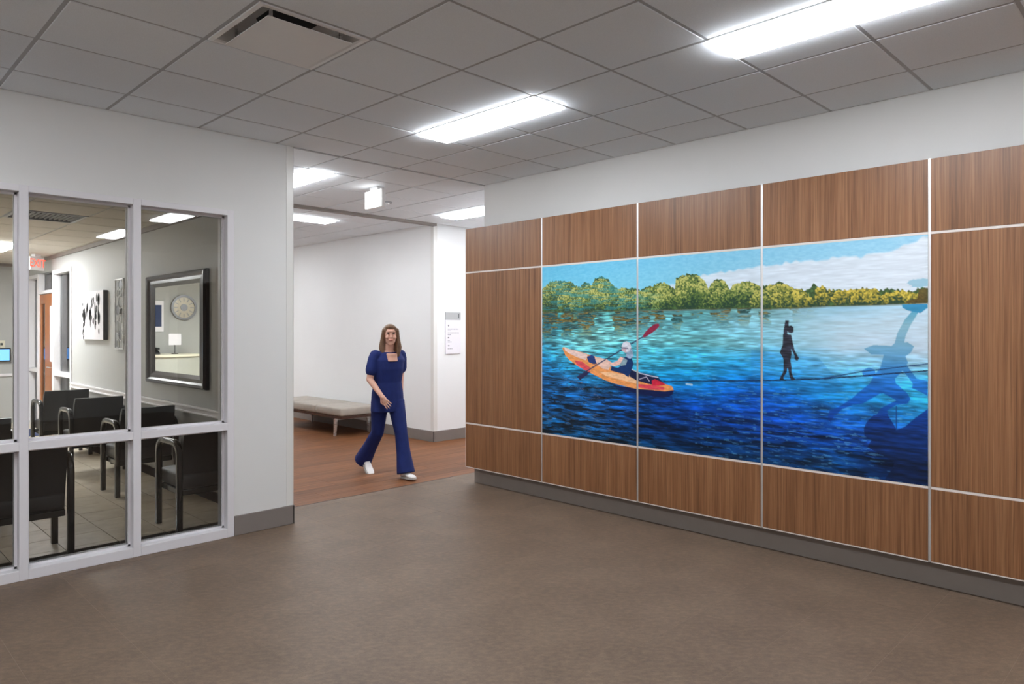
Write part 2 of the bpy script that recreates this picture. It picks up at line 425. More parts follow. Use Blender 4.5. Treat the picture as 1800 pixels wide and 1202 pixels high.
# ---- ceilings
def tiled(parent, xl, yl, x0, x1, y0, y1, z, skip, tile='tile', gap=.02, mat_t='tile', mat_b='tbar', keep=None):
    for a, b2 in spans(xl, x0, x1):
        for c, d in spans(yl, y0, y1):
            cx, cy = (a + b2) / 2, (c + d) / 2
            if any(s[0] < cx < s[1] and s[2] < cy < s[3] for s in skip): continue
            if keep and not keep(cx, cy): continue
            if b2 - a < .05 or d - c < .05: continue
            piece('ceiling_tile', mat_t, b2 - a - gap, d - c - gap, .018, (cx, cy, z + .009), parent, bev=.003)
    for v in [q for q in xl if x0 < q < x1]: piece('grid_bar', mat_b, .026, y1 - y0, .02, (v, (y0 + y1) / 2, z + .016), parent, bev=0)
    for v in [q for q in yl if y0 < q < y1]: piece('grid_bar', mat_b, x1 - x0, .0255, .02, ((x0 + x1) / 2, v, z + .0165), parent, bev=0)

LX = -.3706  # edge of the unseen lamp row added to brighten the lobby walls
LAMPS = [(3.287, 3.592, 3.063, 4.282), (3.287, 3.592, .624, 1.844), (3.287, 3.592, -1.815, -.595), (LX, LX + .305, 3.063, 4.282), (LX, LX + .305, .624, 1.844), (LX, LX + .305, -1.815, -.595)]
DIFF = (1.458, 2.067, 3.063, 3.673)
gx = [2.677 + TILE * i for i in range(-9, 5)] + [3.592]
gx.sort(); gy = [2.4533 + TILE * j for j in range(-10, 6)]
ce = struct(box('ceiling', 'tbar', (-2.6, 9.5, -3.7, 15.3, CEIL + .3, CEIL + .4)), 'suspended grid ceiling of grey white square tiles')
gx2 = [v for v in gx if abs(v - 3.592) > .01]
for a, b2 in spans(gx2, -2.6, XR):
    for c, d in spans(gy, -3.6, YL):
        cx, cy = (a + b2) / 2, (c + d) / 2
        lm = [L for L in LAMPS if L[2] < cy < L[3] and abs(a - L[0]) < .01]
        if DIFF[0] < cx < DIFF[1] and DIFF[2] < cy < DIFF[3]: continue
        a0 = a + .305 if lm else a; cx = (a0 + b2) / 2
        piece('ceiling_tile', 'tile', b2 - a0 - .02, d - c - .02, .018, (cx, cy, CEIL + .009), ce, bev=.003)
for v in gx2: piece('grid_bar', 'tbar', .026, YL + 3.6, .02, (v, (YL - 3.6) / 2, CEIL + .0132), ce, bev=0)
for v in gy:
    if v < YL - .02: piece('grid_bar', 'tbar', XR + 2.6, .0255, .02, ((XR - 2.6) / 2, v, CEIL + .0136), ce, bev=0)
for L in LAMPS: piece('grid_bar', 'tbar', .026, 1.22, .02, (L[1], (L[2] + L[3]) / 2, CEIL + .0134), ce, bev=0)

cc = struct(box('ceiling_corridor', 'tbar', (2.83, 9.5, YL + .02, 15.3, CEIL + .26, CEIL + .29)), 'suspended grid ceiling of the corridor')
CL = [(3.287, 3.592, 5.93, 7.15), (5.86, 6.165, 5.93, 7.15), (3.90, 5.12, 8.42, 8.725), (3.90, 5.12, 11.2, 11.505), (3.90, 5.12, 13.6, 13.905), (8.0, 8.305, 5.93, 7.15)]
cgy = [5.32 + TILE * j for j in range(1, 4)]
tiled(cc, [2.677 + TILE * i for i in range(1, 12)], cgy, 2.83, 9.5, YL + .012, 7.715, CEIL, [])
tiled(cc, [2.677 + TILE * i for i in range(1, 6)], [7.80 + TILE * j for j in range(1, 13)], 2.83, XC, 7.80, 15.3, CEIL, [])
# cut the corridor tiles that luminaires replace
for t in [o for o in cc.children if o.name.startswith('ceiling_tile')]:
    w, d = t.data.vertices, None
    hx = max(v.co.x for v in w); hy = max(v.co.y for v in w)
    x0, x1, y0, y1 = t.location.x - hx, t.location.x + hx, t.location.y - hy, t.location.y + hy
    for L in CL:
        if x0 < L[1] - .03 and x1 > L[0] + .03 and y0 < L[3] - .03 and y1 > L[2] + .03:
            rects = []
            if L[0] - x0 > .06: rects.append((x0, L[0] - .012, y0, y1))
            if x1 - L[1] > .06: rects.append((L[1] + .012, x1, y0, y1))
            xa, xb = max(x0, L[0]), min(x1, L[1])
            if L[2] - y0 > .06: rects.append((xa, xb, y0, L[2] - .012))
            if y1 - L[3] > .06: rects.append((xa, xb, L[3] + .012, y1))
            for r in rects: piece('ceiling_tile', 'tile', r[1] - r[0], r[3] - r[2], .018, ((r[0] + r[1]) / 2, (r[2] + r[3]) / 2, CEIL + .009), cc, bev=.003)
            bpy.data.objects.remove(t); break

cw = struct(box('ceiling_waiting_room', 'tbar', (-2.6, WX, 5.49, 14.5, WCEIL + .2, WCEIL + .25)), 'beige grid ceiling of the waiting room')
WL = [(1.40, 2.01, 10.95, 12.17), (-1.04, -.43, 10.95, 12.17)]
VENT = (1.40, 2.01, 7.90, 8.51)
WVX = [2.01 + TILE * i for i in range(-7, 2)]; WVY = [7.29 + TILE * j for j in range(-2, 12)]
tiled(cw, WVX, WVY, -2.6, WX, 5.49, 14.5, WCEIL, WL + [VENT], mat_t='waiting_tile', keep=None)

# ---- luminaires
def luminaire(rect, z, lens, label, group, name='ceiling_light'):
    x0, x1, y0, y1 = rect
    t = empty(name, ((x0 + x1) / 2, (y0 + y1) / 2, z)); hx, hy = (x1 - x0) / 2, (y1 - y0) / 2
    f = MB(); e = .014
    f.box(-hx, hx, -hy, -hy + e, -.004, .06); f.box(-hx, hx, hy - e, hy, -.004, .06)
    f.box(-hx, -hx + e, -hy + e, hy - e, -.004, .06); f.box(hx - e, hx, -hy + e, hy - e, -.004, .06)
    f.box(-hx, hx, -hy, hy, .06, .075)
    f.build('frame', 'white', t)
    MB().box(-hx + e, hx - e, -hy + e, hy - e, -DROP, .012, bev=.004).build('lens', lens, t)
    return tag(t, label, 'ceiling light', group)
G = 'flush linear ceiling lights'
luminaire(LAMPS[0], CEIL, 'lens', 'lit linear ceiling light over the middle of the lobby, left of the two', G)
luminaire(LAMPS[1], CEIL, 'lens', 'large lit linear ceiling light cut by the top edge of the picture', G)
luminaire(LAMPS[2], CEIL, 'lens', 'linear ceiling light behind the viewer, seen only as a reflection in the glass', G)
for i_, w_ in ((3, 'beside the glazed wall'), (4, 'over the viewer'), (5, 'at the near end')):
    luminaire(LAMPS[i_], CEIL, 'lens', 'unseen linear ceiling light added on the left to brighten the walls, ' + w_, G)
luminaire(CL[0], CEIL, 'lens_corridor', 'corridor ceiling light beside the end of the left wall, nearer than the other one there', G)
luminaire(CL[1], CEIL, 'lens_corridor', 'corridor ceiling light beside the panelled wall, above the directory sign', G)
luminaire(CL[2], CEIL, 'lens_corridor', 'crosswise corridor ceiling light beyond the grey ceiling band', G)
luminaire(CL[3], CEIL, 'lens_corridor', 'added hidden corridor ceiling light above the far end of the bench', G)  # the hidden lamps are added to make the corridor brighter
luminaire(CL[4], CEIL, 'lens_corridor', 'added hidden corridor ceiling light outside the waiting room door', G)
luminaire(CL[5], CEIL, 'lens_corridor', 'added hidden ceiling light far along the cross corridor', G)
G2 = 'waiting room ceiling lights'
luminaire(WL[0], WCEIL, 'lens_waiting', 'square-ended lit ceiling light near the waiting room screen', G2)
luminaire(WL[1], WCEIL, 'lens_waiting', 'added waiting room fill light left of the picture, out of view', G2)  # unseen lamp added as fill for the waiting room

# ---- glazed front of the waiting room
w1 = struct(empty('window_1', (.65, YL, 0)), 'white framed interior window wall with dim glass panes', 'window')
def fr(name, b): 
    o = MB().box(b[0] - .65, b[1] - .65, b[2] - YL, b[3] - YL, b[4], b[5], bev=.002, seg=1).build(name, 'white_frame', w1); return o
F0, F1 = YL - .014, YL + .162
XM = [-1.0, -.335, .325, .985, 1.646, 2.307]
for i, xm in enumerate(XM):
    hw = .0255 if 0 < i < 5 else .026
    fr('mullion' if 0 < i < 5 else 'jamb', (xm - hw, xm + hw, F0, F1, 0, 2.497))
for a, b2 in zip(XM, XM[1:]):
    a2, b3 = a + .0255, b2 - .0255
    fr('head_rail', (a2, b3, F0, F1, 2.455, 2.497)); fr('sill_rail', (a2, b3, F0, F1, 0, .066)); fr('cross_rail', (a2, b3, F0, F1, .818, .872))
    for z0, z1 in ((.066, .818), (.872, 2.455)):
        bd = MB(); Y0 = .075; e = .014
        for ya, yb in ((Y0 - .022, Y0 - .005), (Y0 + .005, Y0 + .022)):
            bd.box(a2 - .65, a2 - .65 + e, ya, yb, z0, z1); bd.box(b3 - .65 - e, b3 - .65, ya, yb, z0, z1)
            bd.box(a2 - .65, b3 - .65, ya, yb, z0, z0 + e); bd.box(a2 - .65, b3 - .65, ya, yb, z1 - e, z1)
        bd.build('glazing_bead', 'white_frame', w1)
        MB().box(a2 - .65 + .004, b3 - .65 - .004, Y0 - .003, Y0 + .003, z0 + .004, z1 - .004).build('pane', 'glass', w1)

# ---- sidelights and door between waiting room and corridor
def sidelight(name, y0, y1, label):
    t = struct(empty(name, (WX + .07, (y0 + y1) / 2, 0)), label, 'window'); h = (y1 - y0) / 2; e = .055
    m = MB(); m.box(-.09, .09, -h, -h + e, 0, 2.48, bev=.003); m.box(-.09, .09, h - e, h, 0, 2.48, bev=.003)
    m.box(-.09, .09, -h + e, h - e, 2.42, 2.48, bev=.003); m.box(-.09, .09, -h + e, h - e, 0, .08, bev=.003)
    m.build('frame', 'white_frame', t)
    MB().box(-.09, .09, -h + e, h - e, .90, .96, bev=.003).build('cross_rail', 'white_frame', t)
    for z0, z1 in ((.08, .90), (.96, 2.42)):
        MB().box(-.003, .003, -h + e, h - e, z0, z1).build('pane', 'glass_clear', t)
sidelight('window_2', 11.39, 12.40, 'white framed sidelight beside the waiting room door, nearer one')
sidelight('window_3', 13.36, 14.05, 'white framed sidelight beside the waiting room door, farther one')
d1 = struct(empty('door_1', (WX + .07, 12.88, 0)), 'brown wooden door with a tall vision pane between two sidelights', 'door')
m = MB(); m.box(-.09, .09, -.48, -.43, 0, 2.48, bev=.003); m.box(-.09, .09, .43, .48, 0, 2.48, bev=.003); m.box(-.09, .09, -.43, .43, 2.15, 2.2, bev=.003); m.build('door_frame', 'white_frame', d1)
MB().box(-.003, .003, -.43, .43, 2.2, 2.48).build('transom_pane', 'glass_clear', d1)
lf = MB().box(-.022, .022, -.428, .08, .01, 2.14).box(-.022, .022, .34, .428, .01, 2.14).box(-.022, .022, .08, .34, .01, .3).box(-.022, .022, .08, .34, 2.0, 2.14).build('door_leaf', 'door_wood', d1); lf.location = (-.05, 0, 0)
MB().box(-.003, .003, .08, .34, .3, 2.0).build('vision_pane', 'glass_clear', lf)
hd = MB().cyl((-.065, -.38, 1.015), .01, .13, axis='y', n=12).cyl((.065, -.38, 1.015), .01, .13, axis='y', n=12); hd.box(-.07, .07, -.385, -.375, 1.01, 1.02); hd.build('door_handle', 'steel', lf)
nb = MB().box(-.0245, -.0222, -.41, -.24, 1.1, 1.95).build('notice_sheet', 'paper', lf)

# ================================================================== PANELLING AND MURAL
PZ = [.175, .624, 2.171, 2.62]; PITCH = 1.0617; PY0 = 5.456; GAP = .017
pn = tag(empty('wall_panelling', (XP, 2.5, 0)), 'walnut wood wall panelling with pale metal strips surrounding the lake mural', 'wall panelling')
def lp(b): return (b[0] - XP, b[1] - XP, b[2] - 2.5, b[3] - 2.5, b[4], b[5])
for c in range(6):
    y1 = PY0 - c * PITCH; y0 = y1 - PITCH
    for r in range(3):
        if r == 1 and c in (1, 2, 3): continue
        za = PZ[r] + (GAP / 2 if r else .004); zb = PZ[r + 1] - (GAP / 2 if r < 2 else 0)
        ya = y0 + GAP / 2; yb = y1 - (GAP / 2 if c else .004)
        o = piece('panel', 'walnut', .02, yb - ya, zb - za, (.01, (ya + yb) / 2 - 2.5, (za + zb) / 2), pn, bev=.0012)
    if c: MB().box(*lp((XP + .0015, XP + .02, y1 - GAP / 2 + .001, y1 + GAP / 2 - .001, PZ[0], PZ[3] + .002))).build('vertical_strip', 'alu', pn)
    for r in (1, 2):
        MB().box(*lp((XP + .0015, XP + .02, y0 + GAP / 2, y1 - (GAP / 2 if c else 0), PZ[r] - GAP / 2 + .001, PZ[r] + GAP / 2 - .001))).build('horizontal_strip', 'trim_white', pn)
    MB().box(*lp((XP - .0008, XP + .02, y0 + (GAP / 2 if c < 5 else 0), y1 - (GAP / 2 if c else 0), PZ[0] - .003, PZ[0] + .003))).build('edge_strip', 'trim_white', pn)
MB().box(*lp((XP - .0005, XP + .02, PY0 - .004, PY0, PZ[0], PZ[3]))).build('edge_strip', 'trim_white', pn)
yN = PY0 - 6 * PITCH
MB().box(*lp((XP + .0205, XR - .001, yN, PY0 - .002, PZ[0], PZ[3] - .004))).build('backing', 'dark_gap', pn)
MB().box(*lp((XR - .04, XR - .0005, yN, PY0 - .02, 0, PZ[0] - .002))).build('toe_kick', 'toe', pn)

MUR = {
'tree_top':[[24,203],[104,146],[218,143],[352,158],[406,202],[460,213],[513,165],[587,202],[628,147],[689,133],[770,162],[810,212],[868,238],[945,238],[1040,249],[1086,263],[1150,235],[1205,237],[1240,224],[1311,212],[1363,229],[1414,269],[1423,180],[1515,156],[1613,168],[1677,222],[1701,288],[1725,239],[1779,210],[1841,230],[1878,288],[1901,254],[1953,242],[2011,234],[2076,262],[2119,277],[2179,275],[2245,254],[2309,265],[2357,306],[2451,318],[2489,276],[2527,305],[2557,292],[2579,323],[2674,324],[2842,319],[2896,336],[2976,329],[3015,340],[3079,350],[3123,338],[3176,333]],
'bank':[[24,427],[1059,433],[1677,433],[2112,434],[2137,443],[2357,439],[2572,432],[2815,432],[3079,430],[3176,427]],
'cloud':[[1169,254],[1371,230],[1629,169],[2119,129],[2128,127],[2420,107],[2787,111],[3015,71],[3176,15]],
'hull':[[252,751],[274,742],[330,758],[428,773],[545,799],[628,818],[710,840],[809,909],[983,934],[1058,961],[1186,994],[1319,1017],[1388,1032],[1404,1065],[1380,1103],[1319,1111],[1186,1101],[1058,1078],[964,1060],[809,1037],[710,1010],[628,981],[524,944],[428,906],[341,859],[291,818]],
'hull_dark':[[1058,1072],[1186,1072],[1319,1076],[1404,1061],[1393,1095],[1363,1114],[1276,1127],[1168,1121],[1058,1109],[907,1083],[809,1053],[964,1061]],
'hull_red1':[[396,857],[482,867],[576,918],[566,955],[503,937],[417,894]],
'hull_red2':[[1072,1031],[1186,1032],[1319,1044],[1319,1066],[1186,1069],[1072,1058]],
'deck':[[274,746],[330,759],[428,777],[545,803],[524,853],[428,831],[330,796],[286,771]],
'side_light':[[669,947],[809,949],[983,965],[1058,1008],[1058,1031],[907,1008],[750,983]],
'bag_front':[[534,824],[587,806],[618,818],[644,882],[607,884],[555,869]],
'legs':[[623,822],[669,825],[750,839],[800,877],[770,926],[710,921],[654,890],[633,858]],
'seat_gear':[[993,914],[1058,930],[1168,949],[1249,960],[1311,1010],[1267,1037],[1168,1025],[1058,1004],[983,973]],
'gear_red':[[1200,997],[1231,984],[1311,1010],[1328,1024],[1258,1037],[1204,1035]],
'gear_l1':[[1002,913],[1095,944],[1204,962],[1258,968]],
'gear_l2':[[1082,991],[1150,969],[1177,1002]],
'tank':[[907,826],[955,809],[1007,823],[1026,869],[998,933],[974,981],[926,956],[790,932],[800,897],[868,907],[907,881]],
'shoulder':[[876,835],[921,816],[964,840],[947,880],[897,890]],
'arm':[[740,835],[809,867],[863,847],[893,812],[926,825],[883,882],[834,896],[780,886],[750,863]],
'pony':[[955,754],[1007,737],[1026,807],[988,828],[950,813]],
'head':[[907,723],[921,695],[955,683],[988,695],[1002,730],[983,765],[945,778],[921,766],[907,747]],
'face':[[904,739],[955,745],[950,774],[921,770],[907,759]],
'glasses':[[900,738],[966,740]],
'shaft':[[433,1000],[1123,641]],
'blade1':[[1109,644],[1141,604],[1186,566],[1231,542],[1267,540],[1271,559],[1240,589],[1186,623],[1132,650]],
'blade2':[[423,1005],[503,963],[576,950],[534,985],[460,1030]],
'splash':[[1515,1007],[1564,1011]],
'kshadow':[[809,1053],[1058,1109],[1276,1127],[1388,1107],[1405,1169],[1319,1205],[1141,1173],[907,1118]],
'line1':[[1311,997],[2175,948],[2572,915],[3176,838]],
'line2':[[2527,921],[2787,861],[3176,796]],
'w_arm':[[2297,522],[2322,522],[2319,565],[2309,623],[2279,623],[2288,573]],
'w_head':[[2309,581],[2319,562],[2341,559],[2354,574],[2354,604],[2338,612],[2316,606]],
'w_torso':[[2277,617],[2338,623],[2349,675],[2338,722],[2341,754],[2333,801],[2341,851],[2285,853],[2285,818],[2274,779],[2253,748],[2274,692]],
'w_rarm':[[2335,644],[2351,683],[2362,730],[2392,784],[2381,803],[2362,792],[2362,769],[2335,714]],
'w_leg1':[[2285,850],[2313,849],[2306,884],[2279,926],[2303,943],[2248,945],[2253,931],[2277,882]],
'w_leg2':[[2314,849],[2341,848],[2341,887],[2352,913],[2370,935],[2338,941],[2325,904]],
'g_hand':[[3034,433],[3176,433],[3176,455],[3139,487],[3104,480],[3066,469],[3038,452]],
'g_arm':[[3094,470],[3129,477],[3082,561],[3056,624],[3043,688],[2989,688],[3008,610],[3051,525]],
'g_torso':[[2992,674],[3066,666],[3102,691],[3085,729],[3054,754],[3069,793],[3028,858],[2995,895],[3002,937],[2916,995],[2839,949],[2869,886],[2910,827],[2936,725]],
'g_brim':[[2812,710],[2869,686],[2950,689],[3002,695],[2936,747],[2856,746]],
'g_bag':[[2798,853],[2842,829],[2876,843],[2890,888],[2808,892]],
'g_rarm':[[3047,782],[3079,835],[3117,889],[3176,900],[3176,990],[3129,965],[3092,949],[3094,918],[3066,877],[3033,836]],
'g_leg1':[[2916,985],[2950,897],[3008,930],[3066,983],[3082,1017],[3066,1046],[3002,1058],[2950,1098],[2965,1182],[2896,1203],[2883,1139],[2912,1086],[3002,1030],[2963,1008]],
'g_leg2':[[2845,934],[2916,988],[2876,1017],[2801,1066],[2745,1077],[2674,1112],[2652,1137],[2630,1150],[2604,1204],[2583,1188],[2595,1126],[2652,1099],[2731,1041],[2787,986]],
'rock':[[2869,1133],[2950,1119],[2979,1167],[3005,1214],[3054,1188],[3104,1134],[3179,1068],[3179,1535],[2936,1533],[2979,1459],[2992,1422],[2910,1375],[2856,1353],[2833,1341],[2856,1294],[2815,1270],[2811,1226],[2828,1181]],
'rope':[[3002,1068],[3002,1214]],
'end_tree':[[3129,341],[3179,333],[3179,427],[3054,424],[3066,406],[3119,398]],
'blue_cloud':[[3135,303]],
'current':[[2043,728],[2527,780],[2703,983],[2645,1017],[2373,972],[2043,925]],
}
MW, MH = 3.185, 1.547
def smooth_noise(nz, nx, shape, seed):
    g = np.random.default_rng(seed).random((nz + 2, nx + 2)).astype(np.float32)
    yy = np.linspace(0, nz, shape[0], dtype=np.float32); xx = np.linspace(0, nx, shape[1], dtype=np.float32)
    yi = yy.astype(int); xi = xx.astype(int); fy = yy - yi; fx = xx - xi
    fy = fy * fy * (3 - 2 * fy); fx = fx * fx * (3 - 2 * fx)
    r = g[yi][:, xi] * (1 - fx) + g[yi][:, xi + 1] * fx
    r2 = g[yi + 1][:, xi] * (1 - fx) + g[yi + 1][:, xi + 1] * fx
    return r * (1 - fy)[:, None] + r2 * fy[:, None]
def fbm(nz, nx, shape, seed, oct_=4, gain=.55):
    t = 0; a = 1; s = 0
    for k in range(oct_):
        t = t + a * smooth_noise(nz * 2 ** k, nx * 2 ** k, shape, seed + k); s += a; a *= gain
    return t / s
def paint_mural():
    """paint the lake print as an array of sRGB values, 2 mm cells"""
    nw, nh = int(MW * 500), int(MH * 500); S = (nh, nw)
    xx = (np.arange(nw) + .5) * 2; zz = (np.arange(nh) + .5) * 2       # millimetres from the left / from the top
    X, Z = np.meshgrid(xx, zz)
    img = np.zeros(S + (3,), np.float32)
    def curve(pts):
        p = np.array(pts, float); return np.interp(xx, p[:, 0], p[:, 1])
    def poly(pts):
        p = np.array(pts, float); x0, z0 = p.min(0) - 4; x1, z1 = p.max(0) + 4
        i0, i1 = max(0, int(x0 / 2)), min(nw, int(x1 / 2) + 1); j0, j1 = max(0, int(z0 / 2)), min(nh, int(z1 / 2) + 1)
        sx, sz = X[j0:j1, i0:i1], Z[j0:j1, i0:i1]; ins = np.zeros(sx.shape, bool)
        q = np.roll(p, -1, 0)
        for (ax, az), (bx, bz) in zip(p, q):
            if az == bz: continue
            c = ((az > sz) != (bz > sz)) & (sx < (bx - ax) * (sz - az) / (bz - az) + ax); ins ^= c
        return (slice(j0, j1), slice(i0, i1)), ins
    def fill(pts, col, alpha=1.0, tex=None):
        sl, ins = poly(pts); c = np.array(col, np.float32)
        if tex is not None: c = c * (1 + tex[sl][..., None])
        img[sl] = np.where(ins[..., None], img[sl] * (1 - alpha) + c * alpha, img[sl])
    def line(pts, wd, col, alpha=1.0):
        for (ax, az), (bx, bz) in zip(pts, pts[1:]):
            i0, i1 = max(0, int((min(ax, bx) - wd) / 2) - 1), min(nw, int((max(ax, bx) + wd) / 2) + 2)
            j0, j1 = max(0, int((min(az, bz) - wd) / 2) - 1), min(nh, int((max(az, bz) + wd) / 2) + 2)
            sx, sz = X[j0:j1, i0:i1], Z[j0:j1, i0:i1]
            dx, dz = bx - ax, bz - az; L2 = dx * dx + dz * dz + 1e-6
            t = np.clip(((sx - ax) * dx + (sz - az) * dz) / L2, 0, 1)
            d = np.hypot(sx - ax - t * dx, sz - az - t * dz)
            a = (np.clip(wd / 2 + 1 - d, 0, 1) * alpha)[..., None]
            img[j0:j1, i0:i1] = img[j0:j1, i0:i1] * (1 - a) + np.array(col, np.float32) * a
    u = X / (MW * 1000); v = Z / (MH * 1000)
    st_f = fbm(190, 42, S, 10, 2); st_m = fbm(80, 20, S, 20, 3); st_c = fbm(16, 10, S, 30, 4); brush = fbm(200, 130, S, 40, 2)
    # ---- sky
    top = np.stack([96 + 60 * u, 190 + 18 * u, 228 + 6 * u], -1); low = np.stack([118 + 50 * u, 206 + 8 * u, 232 + 0 * u], -1)
    t = np.clip(v / .25, 0, 1)[..., None]; img[:] = top * (1 - t) + low * t
    img += ((brush - .5) * 26)[..., None] * np.array([1, .7, .4])
    cl = curve(MUR['cloud']) + 0 * Z; cl = cl + (smooth_noise(3, 90, S, 3) - .5) * 26
    cm = np.clip((Z - cl) / 14, 0, 1) * (X > 1120) * np.clip((X - 1120) / 260, 0, 1)
    cloud = np.stack([196 + 22 * u, 218 + 10 * u, 234 + 4 * u], -1) + ((st_f - .5) * 30)[..., None]
    img[:] = img * (1 - cm[..., None]) + cloud * cm[..., None]
    # ---- water colours from a coarse table, rows from the bank to the bottom
    T = np.array([
        [(44, 132, 146), (76, 150, 146), (88, 160, 158), (92, 160, 164), (124, 176, 180), (150, 200, 224), (190, 220, 236)],
        [(48, 148, 172), (96, 176, 178), (108, 186, 194), (104, 178, 190), (138, 196, 212), (182, 212, 227), (202, 222, 236)],
        [(66, 156, 182), (118, 188, 188), (108, 192, 200), (108, 186, 194), (126, 196, 218), (187, 214, 231), (198, 217, 232)],
        [(42, 146, 192), (92, 184, 200), (74, 180, 206), (64, 174, 208), (66, 170, 218), (124, 194, 227), (154, 207, 232)],
        [(22, 126, 188), (42, 152, 200), (32, 154, 210), (22, 148, 214), (22, 136, 214), (42, 156, 222), (62, 176, 227)],
        [(16, 104, 176), (22, 112, 174), (14, 116, 190), (10, 112, 200), (10, 96, 202), (30, 148, 222), (44, 172, 228)],
        [(18, 104, 176), (18, 98, 168), (8, 78, 160), (6, 76, 176), (8, 78, 188), (18, 100, 206), (20, 112, 206)],
        [(14, 98, 168), (12, 84, 148), (8, 60, 130), (6, 60, 142), (8, 66, 156), (10, 72, 168), (6, 42, 124)],
        [(10, 100, 164), (12, 80, 136), (8, 56, 112), (6, 54, 114), (6, 60, 122), (10, 76, 144), (8, 36, 92)],
        [(10, 92, 148), (12, 70, 112), (10, 58, 96), (6, 48, 92), (6, 48, 88), (8, 60, 116), (8, 30, 76)]], np.float32)
    rv = np.clip((v - .28) / .72 * 9 + (st_c - .5) * 1.1, 0, 8.999); cu = np.clip(u * 6 + (st_c - .5) * .5, 0, 5.999)
    ri, ci = rv.astype(int), cu.astype(int); fr_, fc_ = (rv - ri)[..., None], (cu - ci)[..., None]
    wat = (T[ri, ci] * (1 - fc_) + T[ri, ci + 1] * fc_) * (1 - fr_) + (T[ri + 1, ci] * (1 - fc_) + T[ri + 1, ci + 1] * fc_) * fr_
    dep = np.clip((v - .3) / .7, 0, 1)
    calm = 1 - .8 * np.clip((u - .6) / .2, 0, 1) * np.clip((.55 - v) / .1, 0, 1)
    rip = ((st_f - .5) * (1.2 - .7 * dep) + (st_m - .5) * (.25 + 1.2 * dep)) * calm
    rip = rip * (.7 + .7 * np.clip((.5 - u) / .3, 0, 1) + .35 * dep)
    wat = wat * np.clip(1 + rip, .35, 1.8)[..., None]
    # bright and dark wave crests low down
    crest = np.abs(fbm(52, 14, S, 50, 3) - .5); cmask = np.clip((.022 - crest) / .022, 0, 1) * np.clip((v - .55) / .25, 0, 1) * (smooth_noise(20, 14, S, 61) > .5)
    left = np.clip((.36 - u) / .1, 0, 1)
    cc_ = np.stack([90 + 110 * left, 160 + 0 * left, 205 - 60 * left], -1)
    wat = wat * (1 - cmask[..., None] * .55) + cc_ * cmask[..., None] * .55
    dk = np.clip((fbm(60, 15, S, 70, 3) - .56) / .06, 0, 1) * np.clip((v - .62) / .2, 0, 1)
    wat = wat * (1 - (.45 + .2 * left) [..., None] * dk[..., None])
    rid = np.clip((.03 - np.abs(fbm(70, 17, S, 140, 3) - .5)) / .02, 0, 1) * np.clip((v - .5) / .2, 0, 1) * np.clip((.55 - u) / .25, .25, 1)
    wat = wat * (1 - .6 * rid[..., None])
    gl = (fbm(190, 60, S, 80, 2) > .74) & (v > .5) & (u > .5)
    wat[gl] = wat[gl] * .55 + np.array([120, 190, 235]) * .45
    bank = curve(MUR['bank']) + 0 * Z
    # tree reflections: vertical columns broken into stripes
    colr = smooth_noise(1, 40, S, 90) * .7 + smooth_noise(70, 60, S, 91) * .3
    rl = np.clip((bank + 300 * (1 - .8 * u) - Z) / 220, 0, 1)
    rm = np.clip(rl * 1.6, 0, 1) * np.clip((colr - .34 - .12 * (1 - rl)) / .08, 0, 1) * np.clip((st_f - .43 - .06 * (1 - rl)) / .04, 0, 1) * np.clip((.80 - u) / .12, 0, 1) * .95
    rc = np.stack([112 + 150 * (brush - .5), 94 + 100 * (brush - .5), 30 + 30 * brush], -1)
    rl = rl
    rc = np.where((smooth_noise(150, 40, S, 93) > .62)[..., None], np.array([26, 62, 60]), rc)
    wat = wat * (1 - rm[..., None]) + rc * rm[..., None]
    # warm glints of the kayak on the near waves
    og_ = np.clip((.02 - np.abs(fbm(60, 18, S, 130, 2) - .5)) / .02, 0, 1) * np.exp(-((X - 480) / 330) ** 2 - ((Z - 1080) / 190) ** 2) * (smooth_noise(60, 24, S, 131) > .45) * .8
    wat = wat * (1 - og_[..., None]) + np.array([232, 160, 140]) * og_[..., None]
    inw = Z > bank; img[inw] = wat[inw]
    # ---- trees: rounded crowns lit from the upper left
    tt = curve(MUR['tree_top']) + 0 * Z
    tt = tt + (smooth_noise(4, 260, S, 100) - .5) * 22
    tree = (Z > tt) & (Z < bank)
    crown = fbm(24, 46, S, 110, 4, .75); leaf = fbm(170, 320, S, 120, 2)
    tc = np.empty(S + (3,), np.float32); tc[:] = np.array([66, 96, 54])
    tc *= (1 + (leaf - .5) * .9)[..., None]
    r_ = random.Random(3); cr_ = []
    tl = curve(MUR['tree_top']); bl = curve(MUR['bank'])
    for k in range(150):
        cx = r_.uniform(0, MW * 1000); i = min(nw - 1, int(cx / 2)); hgt = bl[i] - tl[i]
        rad = hgt * r_.uniform(.20, .40) + 10; f_ = r_.random() ** 1.4
        cr_.append((tl[i] + rad * .85 + f_ * max(0, hgt - rad * 1.5), cx, rad))
    for cz, cx, rad in sorted(cr_):
        uu = cx / (MW * 1000)
        i0, i1 = max(0, int((cx - rad * 1.4) / 2)), min(nw, int((cx + rad * 1.4) / 2)); j0, j1 = max(0, int((cz - rad * 1.3) / 2)), min(nh, int((cz + rad * 1.3) / 2))
        if i1 <= i0 or j1 <= j0: continue
        dx, dz = (X[j0:j1, i0:i1] - cx) / rad, (Z[j0:j1, i0:i1] - cz) / (rad * .95); lf_ = leaf[j0:j1, i0:i1]
        ins = dx * dx + dz * dz < 1 + (lf_ - .5) * 1.1
        l = np.clip(.40 - .44 * dz - .18 * dx + (lf_ - .5) * 1.5 + r_.uniform(-.14, .1), 0, 1)[..., None]
        y_ = min(1, max(0, (uu - .62) / .2)); far = np.array([34, 64, 48]); mid_ = np.array([98 + 50 * y_, 122 + 14 * y_, 58 - 6 * y_]); hi = np.array([196 + 26 * y_, 194 + 4 * y_, 112 - 30 * y_])
